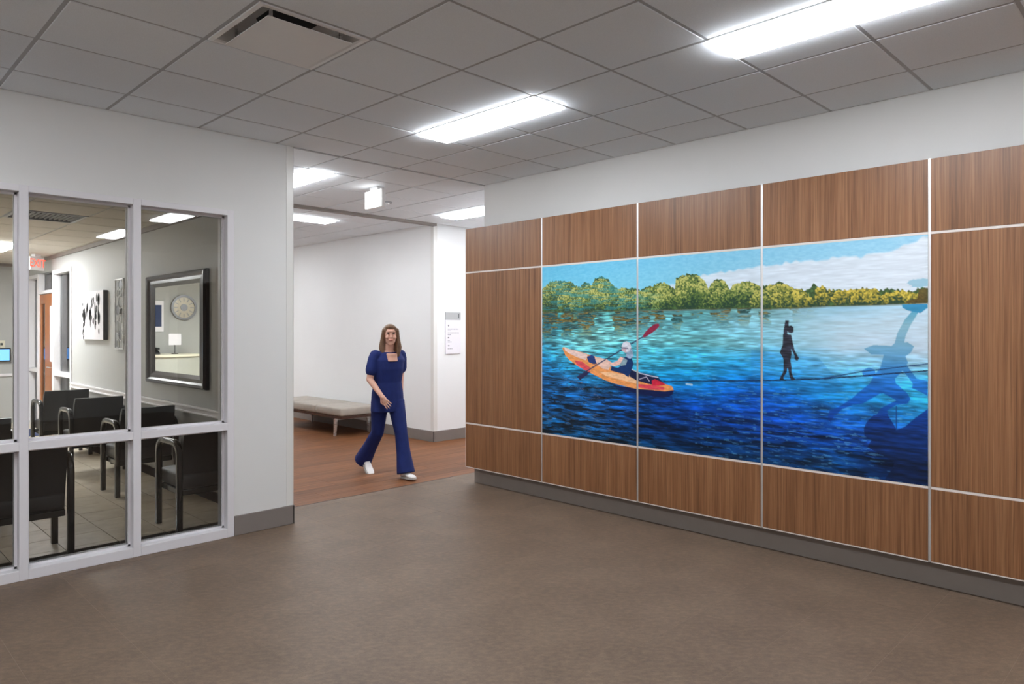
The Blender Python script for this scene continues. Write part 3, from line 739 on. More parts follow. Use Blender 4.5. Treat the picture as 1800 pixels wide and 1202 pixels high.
        c = np.where(l < .5, far * (1 - 2 * l) + mid_ * 2 * l, mid_ * (2 - 2 * l) + hi * (2 * l - 1))
        tc[j0:j1, i0:i1] = np.where(ins[..., None], c, tc[j0:j1, i0:i1])
    teal = np.clip((st_f - .52) / .05, 0, 1) * np.clip((.42 - u) / .1, 0, 1) * .6
    tc = tc * (1 - teal[..., None]) + np.array([44, 140, 158]) * teal[..., None]
    img[tree] = tc[tree]
    shore = np.abs(Z - bank) < 7
    img[shore] = img[shore] * .6 + np.array([90, 84, 60]) * .4
    fill(MUR['end_tree'], (96, 78, 40), .85, (crown - .5) * 1.2)
    bx, bz = MUR['blue_cloud'][0]; e = ((X - bx) / 70) ** 2 + ((Z - bz) / 26) ** 2 < 1 + (brush - .5)
    img[e] = img[e] * .3 + np.array([130, 184, 206]) * .7
    # ---- the large leaping silhouette and the rock, tinted through
    rp = np.clip(rip * .8, -.5, .6)
    fill(MUR['current'], (30, 120, 205), .25, rp)
    gz = [(460, (70, 158, 192)), (560, (128, 178, 196)), (690, (108, 166, 198)), (780, (82, 152, 202)), (850, (46, 126, 202)), (940, (26, 104, 198)), (1050, (16, 84, 182)), (1180, (12, 64, 158))]
    ks = np.array([g[0] for g in gz], float); cs = np.array([g[1] for g in gz], float)
    gcol = np.stack([np.interp(Z + 0 * X, ks, cs[:, i]) for i in range(3)], -1) * (1 + rp * .7)[..., None]
    gm = np.zeros(S, bool)
    for k in ('g_hand', 'g_arm', 'g_torso', 'g_brim', 'g_bag', 'g_rarm', 'g_leg1', 'g_leg2'):
        sl, ins = poly(MUR[k]); gm[sl] |= ins
    img[gm] = img[gm] * .12 + gcol[gm] * .88
    fill(MUR['g_hand'], (40, 132, 180), .7, rp)
    sl, ins = poly(MUR['rock']); rz_ = np.clip((Z[sl] - 1000) / 520, 0, 1)[..., None]
    rkc = (np.array([12, 66, 158]) * (1 - rz_) + np.array([10, 30, 66]) * rz_) * (1 + rp[sl] * 1.2)[..., None]
    img[sl] = np.where(ins[..., None], rkc, img[sl])
    line(MUR['rope'], 5, (20, 70, 140)); line(MUR['line1'], 7, (20, 36, 70)); line(MUR['line2'], 6, (30, 70, 120))
    # ---- the walker on the line
    for k in ('w_arm', 'w_head', 'w_torso', 'w_rarm', 'w_leg1', 'w_leg2'): fill(MUR[k], (42, 40, 52), .95, (st_f - .5) * 2.2)
    # ---- kayak, paddler and paddle
    fill(MUR['kshadow'], (8, 36, 92), .55, rp)
    kt = (brush - .5) * .25
    fill(MUR['hull'], (240, 158, 92), 1, kt); fill(MUR['hull_dark'], (16, 30, 78), 1, kt)
    fill(MUR['hull_red1'], (226, 84, 92), 1, kt); fill(MUR['hull_red2'], (226, 74, 92), 1, kt)
    fill(MUR['deck'], (240, 208, 200), 1, kt); fill(MUR['side_light'], (250, 206, 166), .8, kt)
    fill(MUR['bag_front'], (36, 62, 124), 1, kt); fill(MUR['legs'], (240, 202, 186), 1, kt)
    fill(MUR['seat_gear'], (24, 32, 70), 1, kt); fill(MUR['gear_red'], (204, 40, 66), 1, kt)
    line(MUR['gear_l1'], 7, (200, 206, 224)); line(MUR['gear_l2'], 6, (190, 180, 200))
    fill(MUR['blade2'], (42, 40, 84), 1, kt); line(MUR['shaft'], 9, (44, 58, 98))
    fill(MUR['tank'], (18, 52, 104), 1, kt); fill(MUR['shoulder'], (140, 166, 178), 1, kt)
    fill(MUR['pony'], (150, 172, 198), 1, kt * 2); fill(MUR['head'], (218, 218, 228), 1, kt)
    fill(MUR['face'], (206, 176, 184), 1, kt); line(MUR['glasses'], 8, (58, 66, 104)); fill(MUR['arm'], (240, 194, 182), 1, kt)
    fill(MUR['blade1'], (142, 40, 70), 1, kt)
    line(MUR['splash'], 14, (210, 226, 240), .8)
    return np.clip(img, 0, 255)

def print_panes():
    img = paint_mural() / 255.0
    lin = np.where(img <= .04045, img / 12.92, ((img + .055) / 1.055) ** 2.4)
    h2, w2 = img.shape[0] // 2, img.shape[1] // 2
    lin = lin[:h2 * 2, :w2 * 2].reshape(h2, 2, w2, 2, 3).mean((1, 3))      # 4 mm cells
    m, nt, p = base('mural_print', (.5, .5, .5, 1), .32, 0, .35)
    at = N(nt, 'ShaderNodeVertexColor', layer_name='print')
    gn = N(nt, 'ShaderNodeVectorMath', operation='SCALE'); gn.inputs['Scale'].default_value = MURAL_GAIN
    nt.links.new(at.outputs[0], gn.inputs[0]); nt.links.new(gn.outputs[0], p.inputs['Base Color'])
    root = tag(empty('mural', (XP, PY0 - 2.5 * PITCH, 1.4)), 'large printed lake mural with kayaker, slackline walker and leaping silhouette', 'mural')
    for c in (1, 2, 3):
        yl = PY0 - c * PITCH - GAP / 2; yr = PY0 - (c + 1) * PITCH + GAP / 2; zt = PZ[2] - GAP / 2; zb = PZ[1] + GAP / 2
        s0_ = (c - 1) * PITCH + GAP / 2; s1_ = c * PITCH - GAP / 2
        nx = int((s1_ - s0_) / .004); nz = int((zt - zb) / .004)
        sx = np.linspace(s0_, s1_, nx + 1); sz = np.linspace(zt, zb, nz + 1)
        SX, SZ = np.meshgrid(sx, sz)
        co = np.stack([np.full(SX.shape, .0), (PY0 - PITCH - SX) - (PY0 - 2.5 * PITCH), SZ - 1.4], -1).reshape(-1, 3)
        iu = np.clip((SX / .004).astype(int), 0, w2 - 1); iv = np.clip(((PZ[2] - SZ) / .004).astype(int), 0, h2 - 1)
        col = np.ones((co.shape[0], 4), np.float32); col[:, :3] = lin[iv, iu].reshape(-1, 3)
        i = np.arange(nz)[:, None] * (nx + 1) + np.arange(nx)[None]
        f = np.stack([i, i + nx + 1, i + nx + 2, i + 1], -1).reshape(-1, 4)
        # thin edges and back so the pane is a solid sheet
        n0 = co.shape[0]; cor = [0, nx, (nz + 1) * (nx + 1) - 1, nz * (nx + 1)]
        bk = co[cor].copy(); bk[:, 0] += .02
        co = np.vstack([co, co[cor], bk]); col = np.vstack([col, np.tile([.5, .5, .5, 1], (8, 1))]).astype(np.float32)
        f = np.vstack([f, [[n0, n0 + 1, n0 + 5, n0 + 4], [n0 + 1, n0 + 2, n0 + 6, n0 + 5], [n0 + 2, n0 + 3, n0 + 7, n0 + 6], [n0 + 3, n0, n0 + 4, n0 + 7], [n0 + 4, n0 + 5, n0 + 6, n0 + 7]]])
        me = bpy.data.meshes.new('pane'); me.vertices.add(len(co)); me.vertices.foreach_set('co', co.ravel())
        me.loops.add(f.size); me.loops.foreach_set('vertex_index', f.ravel().astype(np.int32))
        me.polygons.add(len(f)); me.polygons.foreach_set('loop_start', (np.arange(len(f)) * 4).astype(np.int32))
        me.update(calc_edges=True)
        ca = me.color_attributes.new('print', 'FLOAT_COLOR', 'POINT'); ca.data.foreach_set('color', col.ravel())
        me.materials.append(m); o = link('pane', me, root)
        o['label'] = ('printed pane with the orange kayak bow and paddler', 'printed pane with the kayak stern and tree line', 'printed pane with the walker and leaping silhouette')[c - 1]
MURAL_GAIN = 1.0
print_panes()

# ================================================================== THINGS
# ---- waiting room armchairs: loop arms, black seat and back, facing away from the lobby
def arch_path():
    pts = [(0, 0), (0, .60)]
    for k in range(1, 9):
        a = math.pi - math.pi / 2 * k / 8; pts.append((.11 + .11 * math.cos(a), .60 + .10 * math.sin(a)))
    for k in range(0, 9):
        a = math.pi / 2 - math.pi / 2 * k / 8; pts.append((.335 + .115 * math.cos(a), .58 + .12 * math.sin(a)))
    pts.append((.45, 0)); return pts
def make_chair():
    r = empty('waiting_chair'); wd = .575
    prof = [(-.02, -.019), (-.008, -.023), (.008, -.023), (.02, -.019), (.02, .019), (.008, .023), (-.008, .023), (-.02, .019)]
    for sx in (.022, wd - .022):
        MB().sweep([(sx, a, b) for a, b in arch_path()], prof, up=(1, 0, 0)).build('arm_frame', 'black_frame', r, True)
    x0, x1 = .046, wd - .046
    s = MB().box(x0, x1, .02, .50, .33, .455, bev=.03, seg=3).build('seat', 'black_vinyl', r, True)
    MB().box(x0, x1, .03, .46, .285, .33, bev=.006).build('seat_rail', 'black_frame', r)
    b = MB(); prof2 = []
    for t in np.linspace(0, 1, 9):
        y = .06 - .11 * t ** 1.3; z = .30 + .535 * t
        prof2.append((y, z))
    hw = (x1 - x0) / 2; cx = (x0 + x1) / 2
    rings = []
    for i, (y, z) in enumerate(prof2):
        th = .075 - .025 * i / 8; k = 1.0 if i < 8 else .985
        if i == 8: th *= .55
        rings.append([(cx - hw * k, y, z), (cx, y - .012, z), (cx + hw * k, y, z), (cx + hw * k, y + th, z + .004), (cx, y + th - .012, z + .004), (cx - hw * k, y + th, z + .004)])
    b.loft(rings).build('backrest', 'black_vinyl', r)
    MB().box(x0, x1, .048, .056, .425, .431).build('back_seam', 'black_frame', r)
    return r
ch0 = make_chair()
CH = [(2.035, 5.67, 'black armchair just behind the right hand glass panes, its loop arm in full view'),
      (2.075, 7.33, 'black armchair under the framed mirror, second in the row from the glass'),
      (2.035, 8.78, 'black armchair third in the row along the waiting room wall'),
      (2.03, 10.12, 'black armchair farthest along the waiting room wall, below the abstract canvas'),
      (.765, 5.64, 'black armchair with its back to the lower left glass panes'),
      (.72, 7.25, 'black armchair showing only its top corner behind the leftmost glass pane')]
for i, (x, y, lab) in enumerate(CH):
    o = ch0 if i == 0 else copy_tree(ch0)
    o.location = (x, y, 0); tag(o, lab, 'chair', 'black waiting room armchairs')

# ---- mirror
mi = tag(empty('wall_mirror', (WX - .0005, 7.445, 1.59)), 'large rectangular wall mirror in a dark wooden frame', 'mirror')
hy, hz, iw, ih = .805, .57, .60, .445
m = MB()
def frame_member(pts):   # moulded section, points in (depth, outward)
    pass
outer = [(-hy, -hz), (hy, -hz), (hy, hz), (-hy, hz)]; inner = [(-iw, -ih), (iw, -ih), (iw, ih), (-iw, ih)]
sec = [(0, 0.), (-.03, 0.), (-.05, .12), (-.045, .3), (-.028, .45), (-.03, .7), (-.018, .9), (-.012, 1.), (0, 1.)]
for k in range(4):
    a0, a1 = outer[k], outer[(k + 1) % 4]; b0, b1 = inner[k], inner[(k + 1) % 4]
    r0 = [(d, a0[0] + (b0[0] - a0[0]) * t, a0[1] + (b0[1] - a0[1]) * t) for d, t in sec]
    r1 = [(d, a1[0] + (b1[0] - a1[0]) * t, a1[1] + (b1[1] - a1[1]) * t) for d, t in sec]
    MB().loft([r0, r1]).build('frame_side', 'mirror_frame', mi)
MB().box(-.010, -.004, -iw - .005, iw + .005, -ih - .005, ih + .005).build('mirror_glass', 'mirror', mi)

# ---- canvas with black brush strokes
cv = tag(empty('canvas_painting', (WX - .0005, 10.26, 1.77)), 'white abstract canvas with black brush strokes on the waiting room wall', 'painting')
MB().box(-.055, 0, -.52, .52, -.31, .31, bev=.003).build('canvas', 'paper', cv)
st = MB(); rr = random.Random(5)
for cy, cz, n, s in ((-.30, .08, 9, .075), (-.18, -.02, 8, .06), (.02, .02, 9, .06), (.18, .10, 6, .05), (.30, -.06, 7, .06), (.38, .02, 5, .045), (.34, -.2, 6, .04), (-.08, .17, 5, .04), (-.36, -.05, 4, .05)):
    for k in range(n):
        y, z = cy + rr.gauss(0, s * .5), cz + rr.gauss(0, s * 1.2); w, h = s * rr.uniform(.3, .8), s * rr.uniform(.5, 1.3)
        st.loft([[(-.0552, y + w * math.cos(t) * rr.uniform(.7, 1.1), z + h * math.sin(t) * rr.uniform(.7, 1.1)) for t in [i * math.pi / 5 for i in range(10)]],
                 [(-.0565, y + w * math.cos(t) * .8, z + h * math.sin(t) * .8) for t in [i * math.pi / 5 for i in range(10)]]])
st.build('brush_strokes', 'black', cv)
MB().box(-.054, -.004, -.5225, -.5202, -.309, .309).build('canvas_edge', 'dark_gap', cv)

# ---- narrow metal and glass wall ornament
og = tag(empty('wall_ornament', (WX - .0005, 9.22, 1.775)), 'tall narrow wall ornament of linked metal rings and glass discs', 'wall decor')
m = MB()
for s in (-1, 1): m.box(-.03, -.012, s * .15 - .008, s * .15 + .008, -.42, .42)
m.box(-.03, -.012, -.15, .15, .404, .42); m.box(-.03, -.012, -.15, .15, -.42, -.404); m.box(-.012, 0, -.02, .02, .2, .24); m.box(-.012, 0, -.02, .02, -.24, -.2)
m.build('frame', 'steel', og)
for k in range(8):
    z = -.355 + k * .1; y = .05 * (-1) ** k; r = .05 + .015 * (k % 3)
    MB().sweep([(-.022, y + r * math.cos(t), z + r * math.sin(t)) for t in [i * math.pi / 10 for i in range(20)]], [(-.005, -.005), (.005, -.005), (.005, .005), (-.005, .005)], up=(1, 0, 0), closed=True).build('ring', 'steel', og)
    if k % 3 == 1: MB().cyl((-.024, y, z), r * .8, .004, axis='x', n=20).build('disc', 'dark_steel', og)

# ---- exit sign of the waiting room (face along the wall, over the door)
ex = tag(empty('exit_sign', (2.46, 12.45, WCEIL), .75), 'red lettered exit sign hanging from the waiting room ceiling by the door', 'exit sign')
MB().box(-.15, .15, -.022, .022, -.235, -.035, bev=.006).build('housing', 'white', ex); MB().box(-.06, .06, -.03, .03, -.035, 0).build('canopy', 'white', ex)
text_mesh('lettering', 'EXIT', .17, 'red_glow', ex, (0, -.0235, -.135), (math.pi / 2, 0, 0))

# ---- return air grille in the waiting room ceiling
vg = tag(empty('air_grille', (1.705, 8.205, WCEIL)), 'dark slotted air grille in the waiting room ceiling', 'air vent')
m = MB(); h = .30
m.box(-h, h, -h, -h + .03, -.006, .02); m.box(-h, h, h - .03, h, -.006, .02); m.box(-h, -h + .03, -h + .03, h - .03, -.006, .02); m.box(h - .03, h, -h + .03, h - .03, -.006, .02)
m.build('frame', 'tbar', vg); MB().box(-h, h, -h, h, .06, .065).build('backing', 'black', vg)
sl_me = MB().box(-.009, .009, -.27, .27, -.0015, .0015).mesh('slat', 'tbar')
for k in range(13):
    o = link('slat', sl_me, vg); o.location = (-.25 + k * .0415, 0, .012); o.rotation_euler = (0, 1.2, 0)

# ---- check-in screen, outlet, entrance mat, poster
sc = tag(empty('wall_screen', (2.29, 14.46, 1.165)), 'small blue lit screen mounted on the far waiting room wall', 'screen')
o = MB().box(-.20, .20, -.035, 0, -.115, .115, bev=.008).build('housing', 'black', sc); MB().box(-.18, .18, -.037, -.0352, -.095, .095).build('display', 'screen', sc)
MB().box(-.04, .04, -.002, .04, -.05, .05).build('mount', 'black', sc)
ou = tag(empty('outlet_plate', (2.37, 14.4985, 1.345)), 'beige outlet plate above the small blue screen', 'outlet')
MB().box(-.05, .05, -.008, 0, -.06, .06, bev=.003).build('plate', 'beige_counter', ou); MB().box(-.018, .018, -.010, -.0082, -.02, .02).build('socket', 'dark_gap', ou)
tag(MB().box(1.35, 2.6, 12.45, 13.35, .0003, .009, bev=.003).build('entrance_mat', 'mat'), 'navy mat on the tiles inside the waiting room door', 'mat')
po = tag(empty('corridor_poster', (3.3, 15.2985, 1.75)), 'white notice with dark bands seen through the waiting room doorway', 'poster')
MB().box(-.3, .3, -.012, 0, -.6, .6, bev=.003).build('board', 'paper', po)
for z in (.42, .2, -.02, -.26): MB().box(-.22, .22, -.0135, -.0122, z - .06, z + .06).build('printed_band', 'mat', po)

# ---- things the mirror shows: round clock, reception counter, notice, phone, picture
ck = tag(empty('wall_clock', (0.0, 14.4985, 2.03)), 'round bronze wall clock seen in the mirror', 'clock')
MB().cyl((0, -.03, 0), .25, .03, axis='y', n=40).build('case', 'bronze', ck)
MB().sweep([(.225 * math.cos(t), -.034, .225 * math.sin(t)) for t in [i * math.pi / 16 for i in range(32)]], [(-.014, -.022), (.014, -.022), (.014, .022), (-.014, .022)], up=(0, 1, 0), closed=True).build('rim', 'dark_steel', ck)
MB().cyl((0, -.036, 0), .07, .006, axis='y', n=24).build('hub', 'dark_steel', ck)
for k in range(12):
    o = MB().box(-.008, .008, -.034, -.0302, .12, .19).build('hour_mark', 'dark_steel', ck); o.rotation_euler = (0, k * math.pi / 6, 0)
rc = tag(empty('reception_counter', (.55, 13.75, 0)), 'curved reception counter with a pale top seen in the mirror', 'counter')
pts = [(-.62 + 1.24 * t, -.22 * (1 - (2 * t - 1) ** 2)) for t in np.linspace(0, 1, 15)]
m = MB(); m.loft([[(x, y, 0), (x, .6, 0), (x, .6, 1.09), (x, y, 1.09)] for x, y in pts]); m.build('front', 'counter_front', rc)
m = MB(); m.loft([[(x, y - .04, 1.09), (x, .62, 1.09), (x, .62, 1.13), (x, y - .04, 1.13)] for x, y in pts]); m.build('counter_top', 'beige_counter', rc)
nt_ = tag(empty('notice_stand', (.36, 13.95, 1.131)), 'white notice card on a stand on the reception counter', 'notice')
MB().box(-.05, .05, -.04, .04, 0, .012).build('base', 'black', nt_); MB().box(-.006, .006, -.006, .006, .012, .2).build('stem', 'black', nt_); MB().box(-.11, .11, -.012, -.0065, .17, .38).build('card', 'paper', nt_)
ph = tag(empty('desk_phone', (.75, 13.95, 1.131)), 'black desk phone on the reception counter', 'phone')
MB().loft([[(-.1, -.09, 0), (.1, -.09, 0), (.1, .09, 0), (-.1, .09, 0)], [(-.1, -.08, .03), (.1, -.08, .03), (.1, .09, .1), (-.1, .09, .1)]]).build('body', 'black', ph)
MB().box(-.095, -.045, -.09, .1, .085, .125, bev=.012).build('handset', 'black', ph)
pi_ = tag(empty('framed_picture', (.62, 14.4985, 1.85)), 'pale blue framed picture behind the reception counter', 'picture')
MB().box(-.24, .24, -.025, 0, -.30, .30, bev=.004).build('frame', 'paper', pi_); MB().box(-.2, .2, -.027, -.0252, -.2, .22).build('print', 'mat', pi_)

# ---- ceiling diffuser of the lobby
df = tag(empty('ceiling_diffuser', (1.7625, 3.368, CEIL)), 'square plaque air diffuser in the lobby ceiling', 'air vent')
def sq(h, z): return [(-h, -h, z), (h, -h, z), (h, h, z), (-h, h, z)]
def ringsq(levels):
    m = MB()
    vr = [[m.bm.verts.new(p) for p in sq(h, z)] for h, z in levels]
    for a, b in zip(vr, vr[1:]):
        for j in range(4): m.bm.faces.new((a[j], a[(j + 1) % 4], b[(j + 1) % 4], b[j]))
    return m
ringsq([(.294, .012), (.294, -.004), (.272, -.006), (.262, .002), (.255, .03), (.245, .075), (.235, .09), (.105, .095)]).build('backpan', 'white', df)
MB().cyl((0, 0, .094), .16, .12, n=32).build('duct', 'black', df)
MB().box(-.228, .228, -.238, .238, -.026, -.022, bev=.001).build('plaque', 'white', df)
for sx in (-1, 1):
    for sy in (-1, 1): MB().box(sx * .19 - .008, sx * .19 + .008, sy * .19 - .004, sy * .19 + .004, -.022, .09).build('bracket', 'steel', df)

# ---- corridor exit sign, ceiling sensor
es = tag(empty('exit_sign', (4.2, 6.205, CEIL)), 'white lit box sign hanging from the corridor ceiling', 'exit sign')
MB().box(0, .05, -.152, .152, -.222, -.035, bev=.012, seg=3).build('housing', 'white', es)
MB().box(-.004, -.0005, -.146, .146, -.217, -.040, bev=.001).build('face', 'sign_face', es)
MB().box(.0, .09, -.07, .07, -.035, 0, bev=.006).build('canopy', 'white', es)
sp = tag(empty('ceiling_sensor', (4.81, 6.82, CEIL)), 'small round sensor on the corridor ceiling beside the hanging sign', 'sensor')
MB().cyl((0, 0, -.012), .055, .012, n=24).build('plate', 'tbar', sp); MB().cyl((0, 0, -.03), .02, .018, n=16, r2=.026).build('head', 'alu', sp)

# ---- directory sign
ds = tag(empty('directory_sign', (6.63, YC - .0005, 1.54)), 'white and grey directory sign on the corridor wall', 'sign')
MB().box(-.141, .141, -.016, 0, -.30, .186, bev=.002).build('white_panel', 'paper', ds)
MB().box(-.141, .141, -.016, 0, .189, .30, bev=.002).build('grey_panel', 'sign_grey', ds)
text_mesh('floor_number', '1', .095, 'ink', ds, (.105, -.0165, .243), (math.pi / 2, 0, 0))
def icon(pts, x, z):
    MB().loft([[(x + a, -.0162, z + b) for a, b in pts], [(x + a, -.0172, z + b) for a, b in pts]]).build('arrow', 'ink', ds)
up = [(-.004, -.014), (.004, -.014), (.004, 0), (.013, 0), (0, .015), (-.013, 0), (-.004, 0)]
icon(up, -.092, .105); icon([(-b, a) for a, b in up], -.092, -.068); icon([(b, a) for a, b in up], -.088, -.182)
for z, L in ((.055, .20), (.032, .05), (.002, .21), (-.026, .07), (-.105, .045), (-.128, .08), (-.226, .09)):
    x = -.105; rr = random.Random(int(z * 1000) + 400)
    while x < -.105 + L - .01:
        w = rr.uniform(.012, .04); w = min(w, -.105 + L - x)
        MB().box(x, x + w, -.017, -.0162, z - .006, z + .006).build('text_line', 'ink_grey', ds); x += w + .007

# ---- bench
bn = tag(empty('bench', (5.9, 10.14, 0)), 'long grey upholstered bench on metal legs along the corridor wall', 'bench')
for k in range(3):
    y0 = -1.08 + k * .72
    MB().box(-.335, .33, y0 + .004, y0 + .716, .305, .435, bev=.03, seg=3).build('cushion', 'bench_vinyl', bn, True)
MB().box(-.325, .32, -1.07, 1.07, .268, .305, bev=.006).build('seat_rail', 'bench_wood', bn)
for y in (-.86, .86):
    lg = MB().box(-.30, .30, y - .018, y + .018, .235, .268, bev=.004).build('cross_bar', 'steel', bn)
    for s in (-1, 1):
        MB().loft([[(s * .30 + a * .015, y + b * .016, 0) for a, b in ((-1, -1), (1, -1), (1, 1), (-1, 1))], [(s * .285 + a * .024, y + b * .018, .25) for a, b in ((-1, -1), (1, -1), (1, 1), (-1, 1))]]).build('leg', 'steel', bn)

# ---- person walking: navy scrubs, white shoes, long brown hair
def solid(name, mb, mat, parent, voxel, it=6):
    me = mb.mesh(name, mat); o = bpy.data.objects.new(name, me); COL.objects.link(o)
    r = o.modifiers.new('r', 'REMESH'); r.mode = 'VOXEL'; r.voxel_size = voxel; r.use_smooth_shade = True
    s = o.modifiers.new('s', 'SMOOTH'); s.factor = .5; s.iterations = it
    dg = bpy.context.evaluated_depsgraph_get(); dg.update()
    me2 = bpy.data.meshes.new_from_object(o.evaluated_get(dg)); bpy.data.objects.remove(o)
    me2.name = name; me2.materials.clear(); me2.materials.append(M[mat]); me2.polygons.foreach_set('use_smooth', [True] * len(me2.polygons))
    return link(name, me2, parent)
def ring(c, rx, ry, n=20, tilt=0, tw=0, p=2.3):
    """superellipse ring around the vertical, rx across the shoulders, ry front to back"""
    out = []
    for j in range(n):
        t = 2 * math.pi * j / n; ct, s_ = math.cos(t), math.sin(t)
        a = rx * math.copysign(abs(ct) ** (2 / p), ct); b = ry * math.copysign(abs(s_) ** (2 / p), s_)
        out.append((c[0] + a * math.cos(tw) - b * math.sin(tw), c[1] + a * math.sin(tw) + b * math.cos(tw), c[2] + tilt * b))
    return out
# local frame: the person faces -Y, her left is +X; origin on the floor under the pelvis
pe = tag(empty('person', (4.48, 6.34, 0), -.15), 'woman in navy scrubs and white shoes walking past the bench', 'person')
HEADC = Vector((0.0, -.055, 1.525))
sh_r, el_r, wr_r = Vector((-.165, -.01, 1.305)), Vector((-.215, .0, 1.055)), Vector((-.165, -.17, .895))
sh_l, el_l, wr_l = Vector((.165, .01, 1.305)), Vector((.215, .12, 1.075)), Vector((.20, .09, .84))
hp_l, kn_l, an_l = Vector((.085, -.01, .83)), Vector((.09, -.135, .46)), Vector((.09, -.235, .085))
hp_r, kn_r, an_r = Vector((-.085, .02, .83)), Vector((-.075, .10, .47)), Vector((-.095, .41, .135))
HR = Matrix.Rotation(-.38, 4, 'Z')
def HV(p): return HEADC + (HR @ Vector(p))
b = MB()
# head: skull, jaw, nose, ears, neck
b.ell(HV((0, .012, .022)), (.074, .092, .092), mat=HR); b.ell(HV((0, -.022, -.042)), (.056, .064, .066), mat=HR); b.ell(HV((0, -.048, -.086)), (.03, .03, .024), mat=HR)
b.cone(HV((0, -.083, .014)), .009, HV((0, -.1, -.02)), .014, n=8); b.ell(HV((0, -.078, .04)), (.045, .014, .012), mat=HR)
for s in (-1, 1):
    b.ell(HV((s * .076, .01, -.008)), (.01, .02, .032), mat=HR); b.ell(HV((s * .036, -.066, -.022)), (.024, .022, .022), mat=HR)
b.ell(HV((0, -.083, -.052)), (.024, .012, .008), mat=HR)
b.cone((0, .0, 1.33), .056, HEADC + Vector((0, .01, -.05)), .05)
b.loft([ring((0, .02, .80), .13, .09), ring((0, .02, .90), .155, .105), ring((0, .01, 1.03), .125, .085), ring((0, .0, 1.18), .15, .10), ring((0, .0, 1.28), .16, .095), ring((0, .005, 1.34), .12, .07), ring((0, .005, 1.365), .06, .05)])
for sh, el, wr in ((sh_r, el_r, wr_r), (sh_l, el_l, wr_l)):
    b.cone(sh, .05, el, .036); b.cone(el, .037, wr, .025)
def hand(b, wr, d, palm_n, side):
    """palm, four fingers of unequal length with a knuckle bend, thumb off the side"""
    d = d.normalized(); palm_n = (palm_n - d * palm_n.dot(d)).normalized(); ac = d.cross(palm_n).normalized() * side
    b.cone(wr, .024, wr + d * .03, .026, n=10); b.cone(wr + d * .03 - ac * .014, .017, wr + d * .085 - ac * .018, .0135, n=8); b.cone(wr + d * .03 + ac * .012, .017, wr + d * .085 + ac * .018, .0135, n=8); b.cone(wr + d * .03, .018, wr + d * .085, .015, n=8)
    for k, L in enumerate((.066, .076, .071, .056)):
        q = (k - 1.5) * -1.0; o = wr + d * .085 + ac * (q * .0185); k1 = o + (d + ac * q * .13).normalized() * L * .55; k2 = k1 + (d * .92 + ac * q * .1 + palm_n * .3).normalized() * L * .5
        b.cone(o, .0085, k1, .0075, n=8); b.cone(k1, .0075, k2, .0064, n=8)
    th0 = wr + d * .03 + ac * .022; th1 = th0 + (d * .75 + ac * .65).normalized() * .04; th2 = th1 + (d + palm_n * .3).normalized() * .03
    b.cone(th0, .0125, th1, .0105, n=8); b.cone(th1, .0105, th2, .0085, n=8)
hand(b, wr_r, Vector((.30, -.55, -.72)), Vector((.75, .35, -.1)), -1)
hand(b, wr_l, Vector((-.02, -.12, -1)), Vector((-.9, .0, 0)), 1)
for hp, kn, an in ((hp_l, kn_l, an_l), (hp_r, kn_r, an_r)):
    b.cone(hp, .078, kn, .05); b.cone(kn, .05, an, .034)
def foot_axes(an, pitch, yaw=0):
    return Vector((math.sin(yaw), -math.cos(pitch) * math.cos(yaw), -math.sin(pitch)))
b.cone(an_l, .03, an_l + foot_axes(an_l, .6) * .06, .02, flat=.8); b.cone(an_r, .03, an_r + foot_axes(an_r, .9) * .06, .02, flat=.8)
body = solid('body', b, 'skin', pe, .0042, 5)

# tunic with short sleeves and a square neck
t = MB()
t.loft([ring((0, .012, .70), .185, .135), ring((0, .012, .78), .182, .132), ring((0, .012, .90), .175, .128), ring((0, .005, 1.02), .152, .113), ring((0, -.002, 1.16), .172, .128), ring((0, 0, 1.26), .186, .118), ring((0, .006, 1.325), .165, .088), ring((0, .012, 1.352), .10, .066)])
for s, sh, el in ((-1, sh_r, el_r), (1, sh_l, el_l)):
    e = sh + (el - sh) * .62; t.ell(sh + Vector((-s * .01, 0, .0)), (.064, .064, .066))
    t.cone(sh + Vector((-s * .03, 0, .0)), .06, sh + (el - sh) * .2, .064); t.cone(sh + (el - sh) * .1, .062, e, .066)
solid('tunic', t, 'scrubs', pe, .008, 6)
# neckline: skin bib showing above the square neck
nk = MB(); nk.loft([[(x, -.095 - .036 * (1 - (x / .075) ** 2) - .012 * (k == 0), z) for x in np.linspace(-.058, .058, 7)] + [(x, -.04, z) for x in np.linspace(.058, -.058, 7)] for k, z in enumerate((1.245, 1.29, 1.33))])
solid('neckline', nk, 'skin', body, .006, 4)
# trousers, flared at the hem
tr = MB()
tr.loft([ring((0, .012, .72), .168, .118), ring((0, .012, .80), .172, .122), ring((0, .012, .92), .16, .112)])
def leg_loft(hp, kn, an, hem_z):
    d1 = (kn - hp); d2 = (an - kn).normalized(); e = an + d2 * .03
    rings = []
    for c, r, ax in ((hp + Vector((0, 0, -.02)), .098, d1.normalized()), (hp + d1 * .5, .083, d1.normalized()), (kn, .068, (d1.normalized() + d2).normalized()), (kn + (e - kn) * .5, .076, d2), (e, .098, d2)):
        a = Vector((1, 0, 0)); a = (a - ax * a.dot(ax)).normalized(); bb = ax.cross(a)
        rings.append([c + a * r * math.cos(q) + bb * r * 1.05 * math.sin(q) for q in [2 * math.pi * j / 18 for j in range(18)]])
    tr.loft(rings)
leg_loft(hp_l, kn_l, an_l, .04); leg_loft(hp_r, kn_r, an_r, .06)
solid('trousers', tr, 'scrubs', pe, .009, 5)
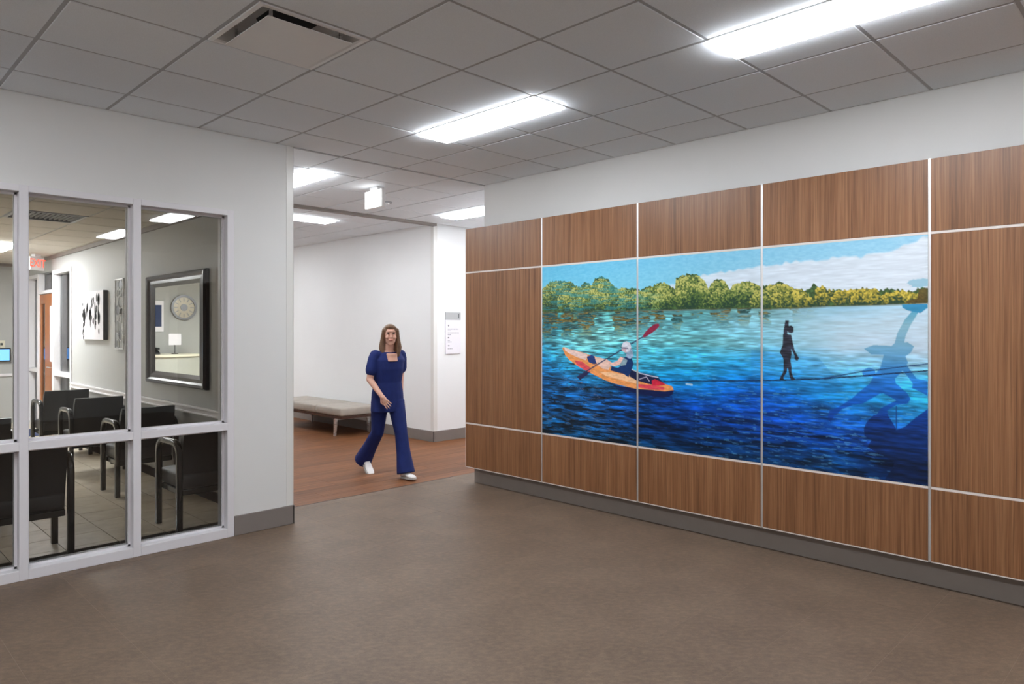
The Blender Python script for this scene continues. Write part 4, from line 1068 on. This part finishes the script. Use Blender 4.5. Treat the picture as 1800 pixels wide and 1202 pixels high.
# shoes
def shoe(an, pitch, floor_z):
    c, s = math.cos(pitch), math.sin(pitch)
    def P(x, f, z):    # f forward from the heel, z up from the sole, pitched about the toe ball
        y0, z0 = -f, z
        return Vector((x, y0 * c + z0 * s * 0 - 0, 0)) , 0
    m = MB(); sole = MB(); rings = []; srings = []
    for f, w, h in ((-.06, .022, .05), (-.045, .034, .075), (0, .038, .09), (.06, .037, .07), (.11, .044, .05), (.15, .045, .042), (.185, .034, .034), (.2, .016, .022)):
        def pt(x, z): 
            fy, fz = f - .14, z                       # rotate about the ball of the foot
            return (x, -(fy * c) - fz * s * 1.0, floor_z + fz * c - fy * s)
        rings.append([pt(w * math.cos(q), .012 + max(0, (h - .012) / 2 + (h - .012) / 2 * math.sin(q))) for q in [2 * math.pi * j / 14 for j in range(14)]])
        srings.append([pt(w * 1.06, 0), pt(w * 1.06, .018), pt(-w * 1.06, .018), pt(-w * 1.06, 0)])
    m.loft(rings); sole.loft(srings)
    return m, sole
for an, pitch, off in ((an_l, -.10, .0), (an_r, .62, .0)):
    m, so = shoe(an, pitch, .0)
    k = .14 * math.cos(pitch)
    oy = an.y - .14 + .01 if pitch < 0 else an.y - .15
    zlift = .014 if pitch < 0 else .004
    sh_o = solid('shoe', m, 'shoe', pe, .005, 3); sh_o.location = (an.x, oy, zlift)
    sl_o = so.build('sole', 'sole', sh_o)
# hair: cap and shoulder length falls
hr = MB(); H = HEADC
hr.ell(HV((0, .03, .032)), (.086, .098, .092), mat=HR); hr.ell(HV((0, -.03, .088)), (.06, .05, .028), mat=HR)
for s in (-1, 1):
    hr.cone(HV((s * .066, -.03, .055)), .026, HV((s * .08, -.002, -.04)), .026); hr.cone(HV((s * .08, -.002, -.04)), .026, HV((s * .092, .0, -.13)), .032); hr.cone(HV((s * .092, .0, -.13)), .032, HV((s * .08, -.01, -.215)), .02); hr.cone(HV((s * .06, .05, -.08)), .035, HV((s * .07, .06, -.22)), .03)
hr.cone(HV((0, .075, 0)), .07, HV((0, .085, -.16)), .062, flat=.6); hr.cone(HV((0, .085, -.14)), .07, HV((0, .095, -.25)), .045, flat=.5)
solid('hair', hr, 'hair', body, .007, 5)
for s in (-1, 1):
    MB().ell(HV((s * .03, -.083, .018)), (.013, .006, .006), 10, 7, mat=HR).build('eye', 'eye', body, True)
    MB().ell(HV((s * .031, -.083, .036)), (.018, .006, .003), 10, 7, mat=HR).build('eyebrow', 'hair', body, True)
MB().ell(HV((0, -.092, -.051)), (.022, .006, .006), 10, 7, mat=HR).build('mouth', 'lip', body, True)
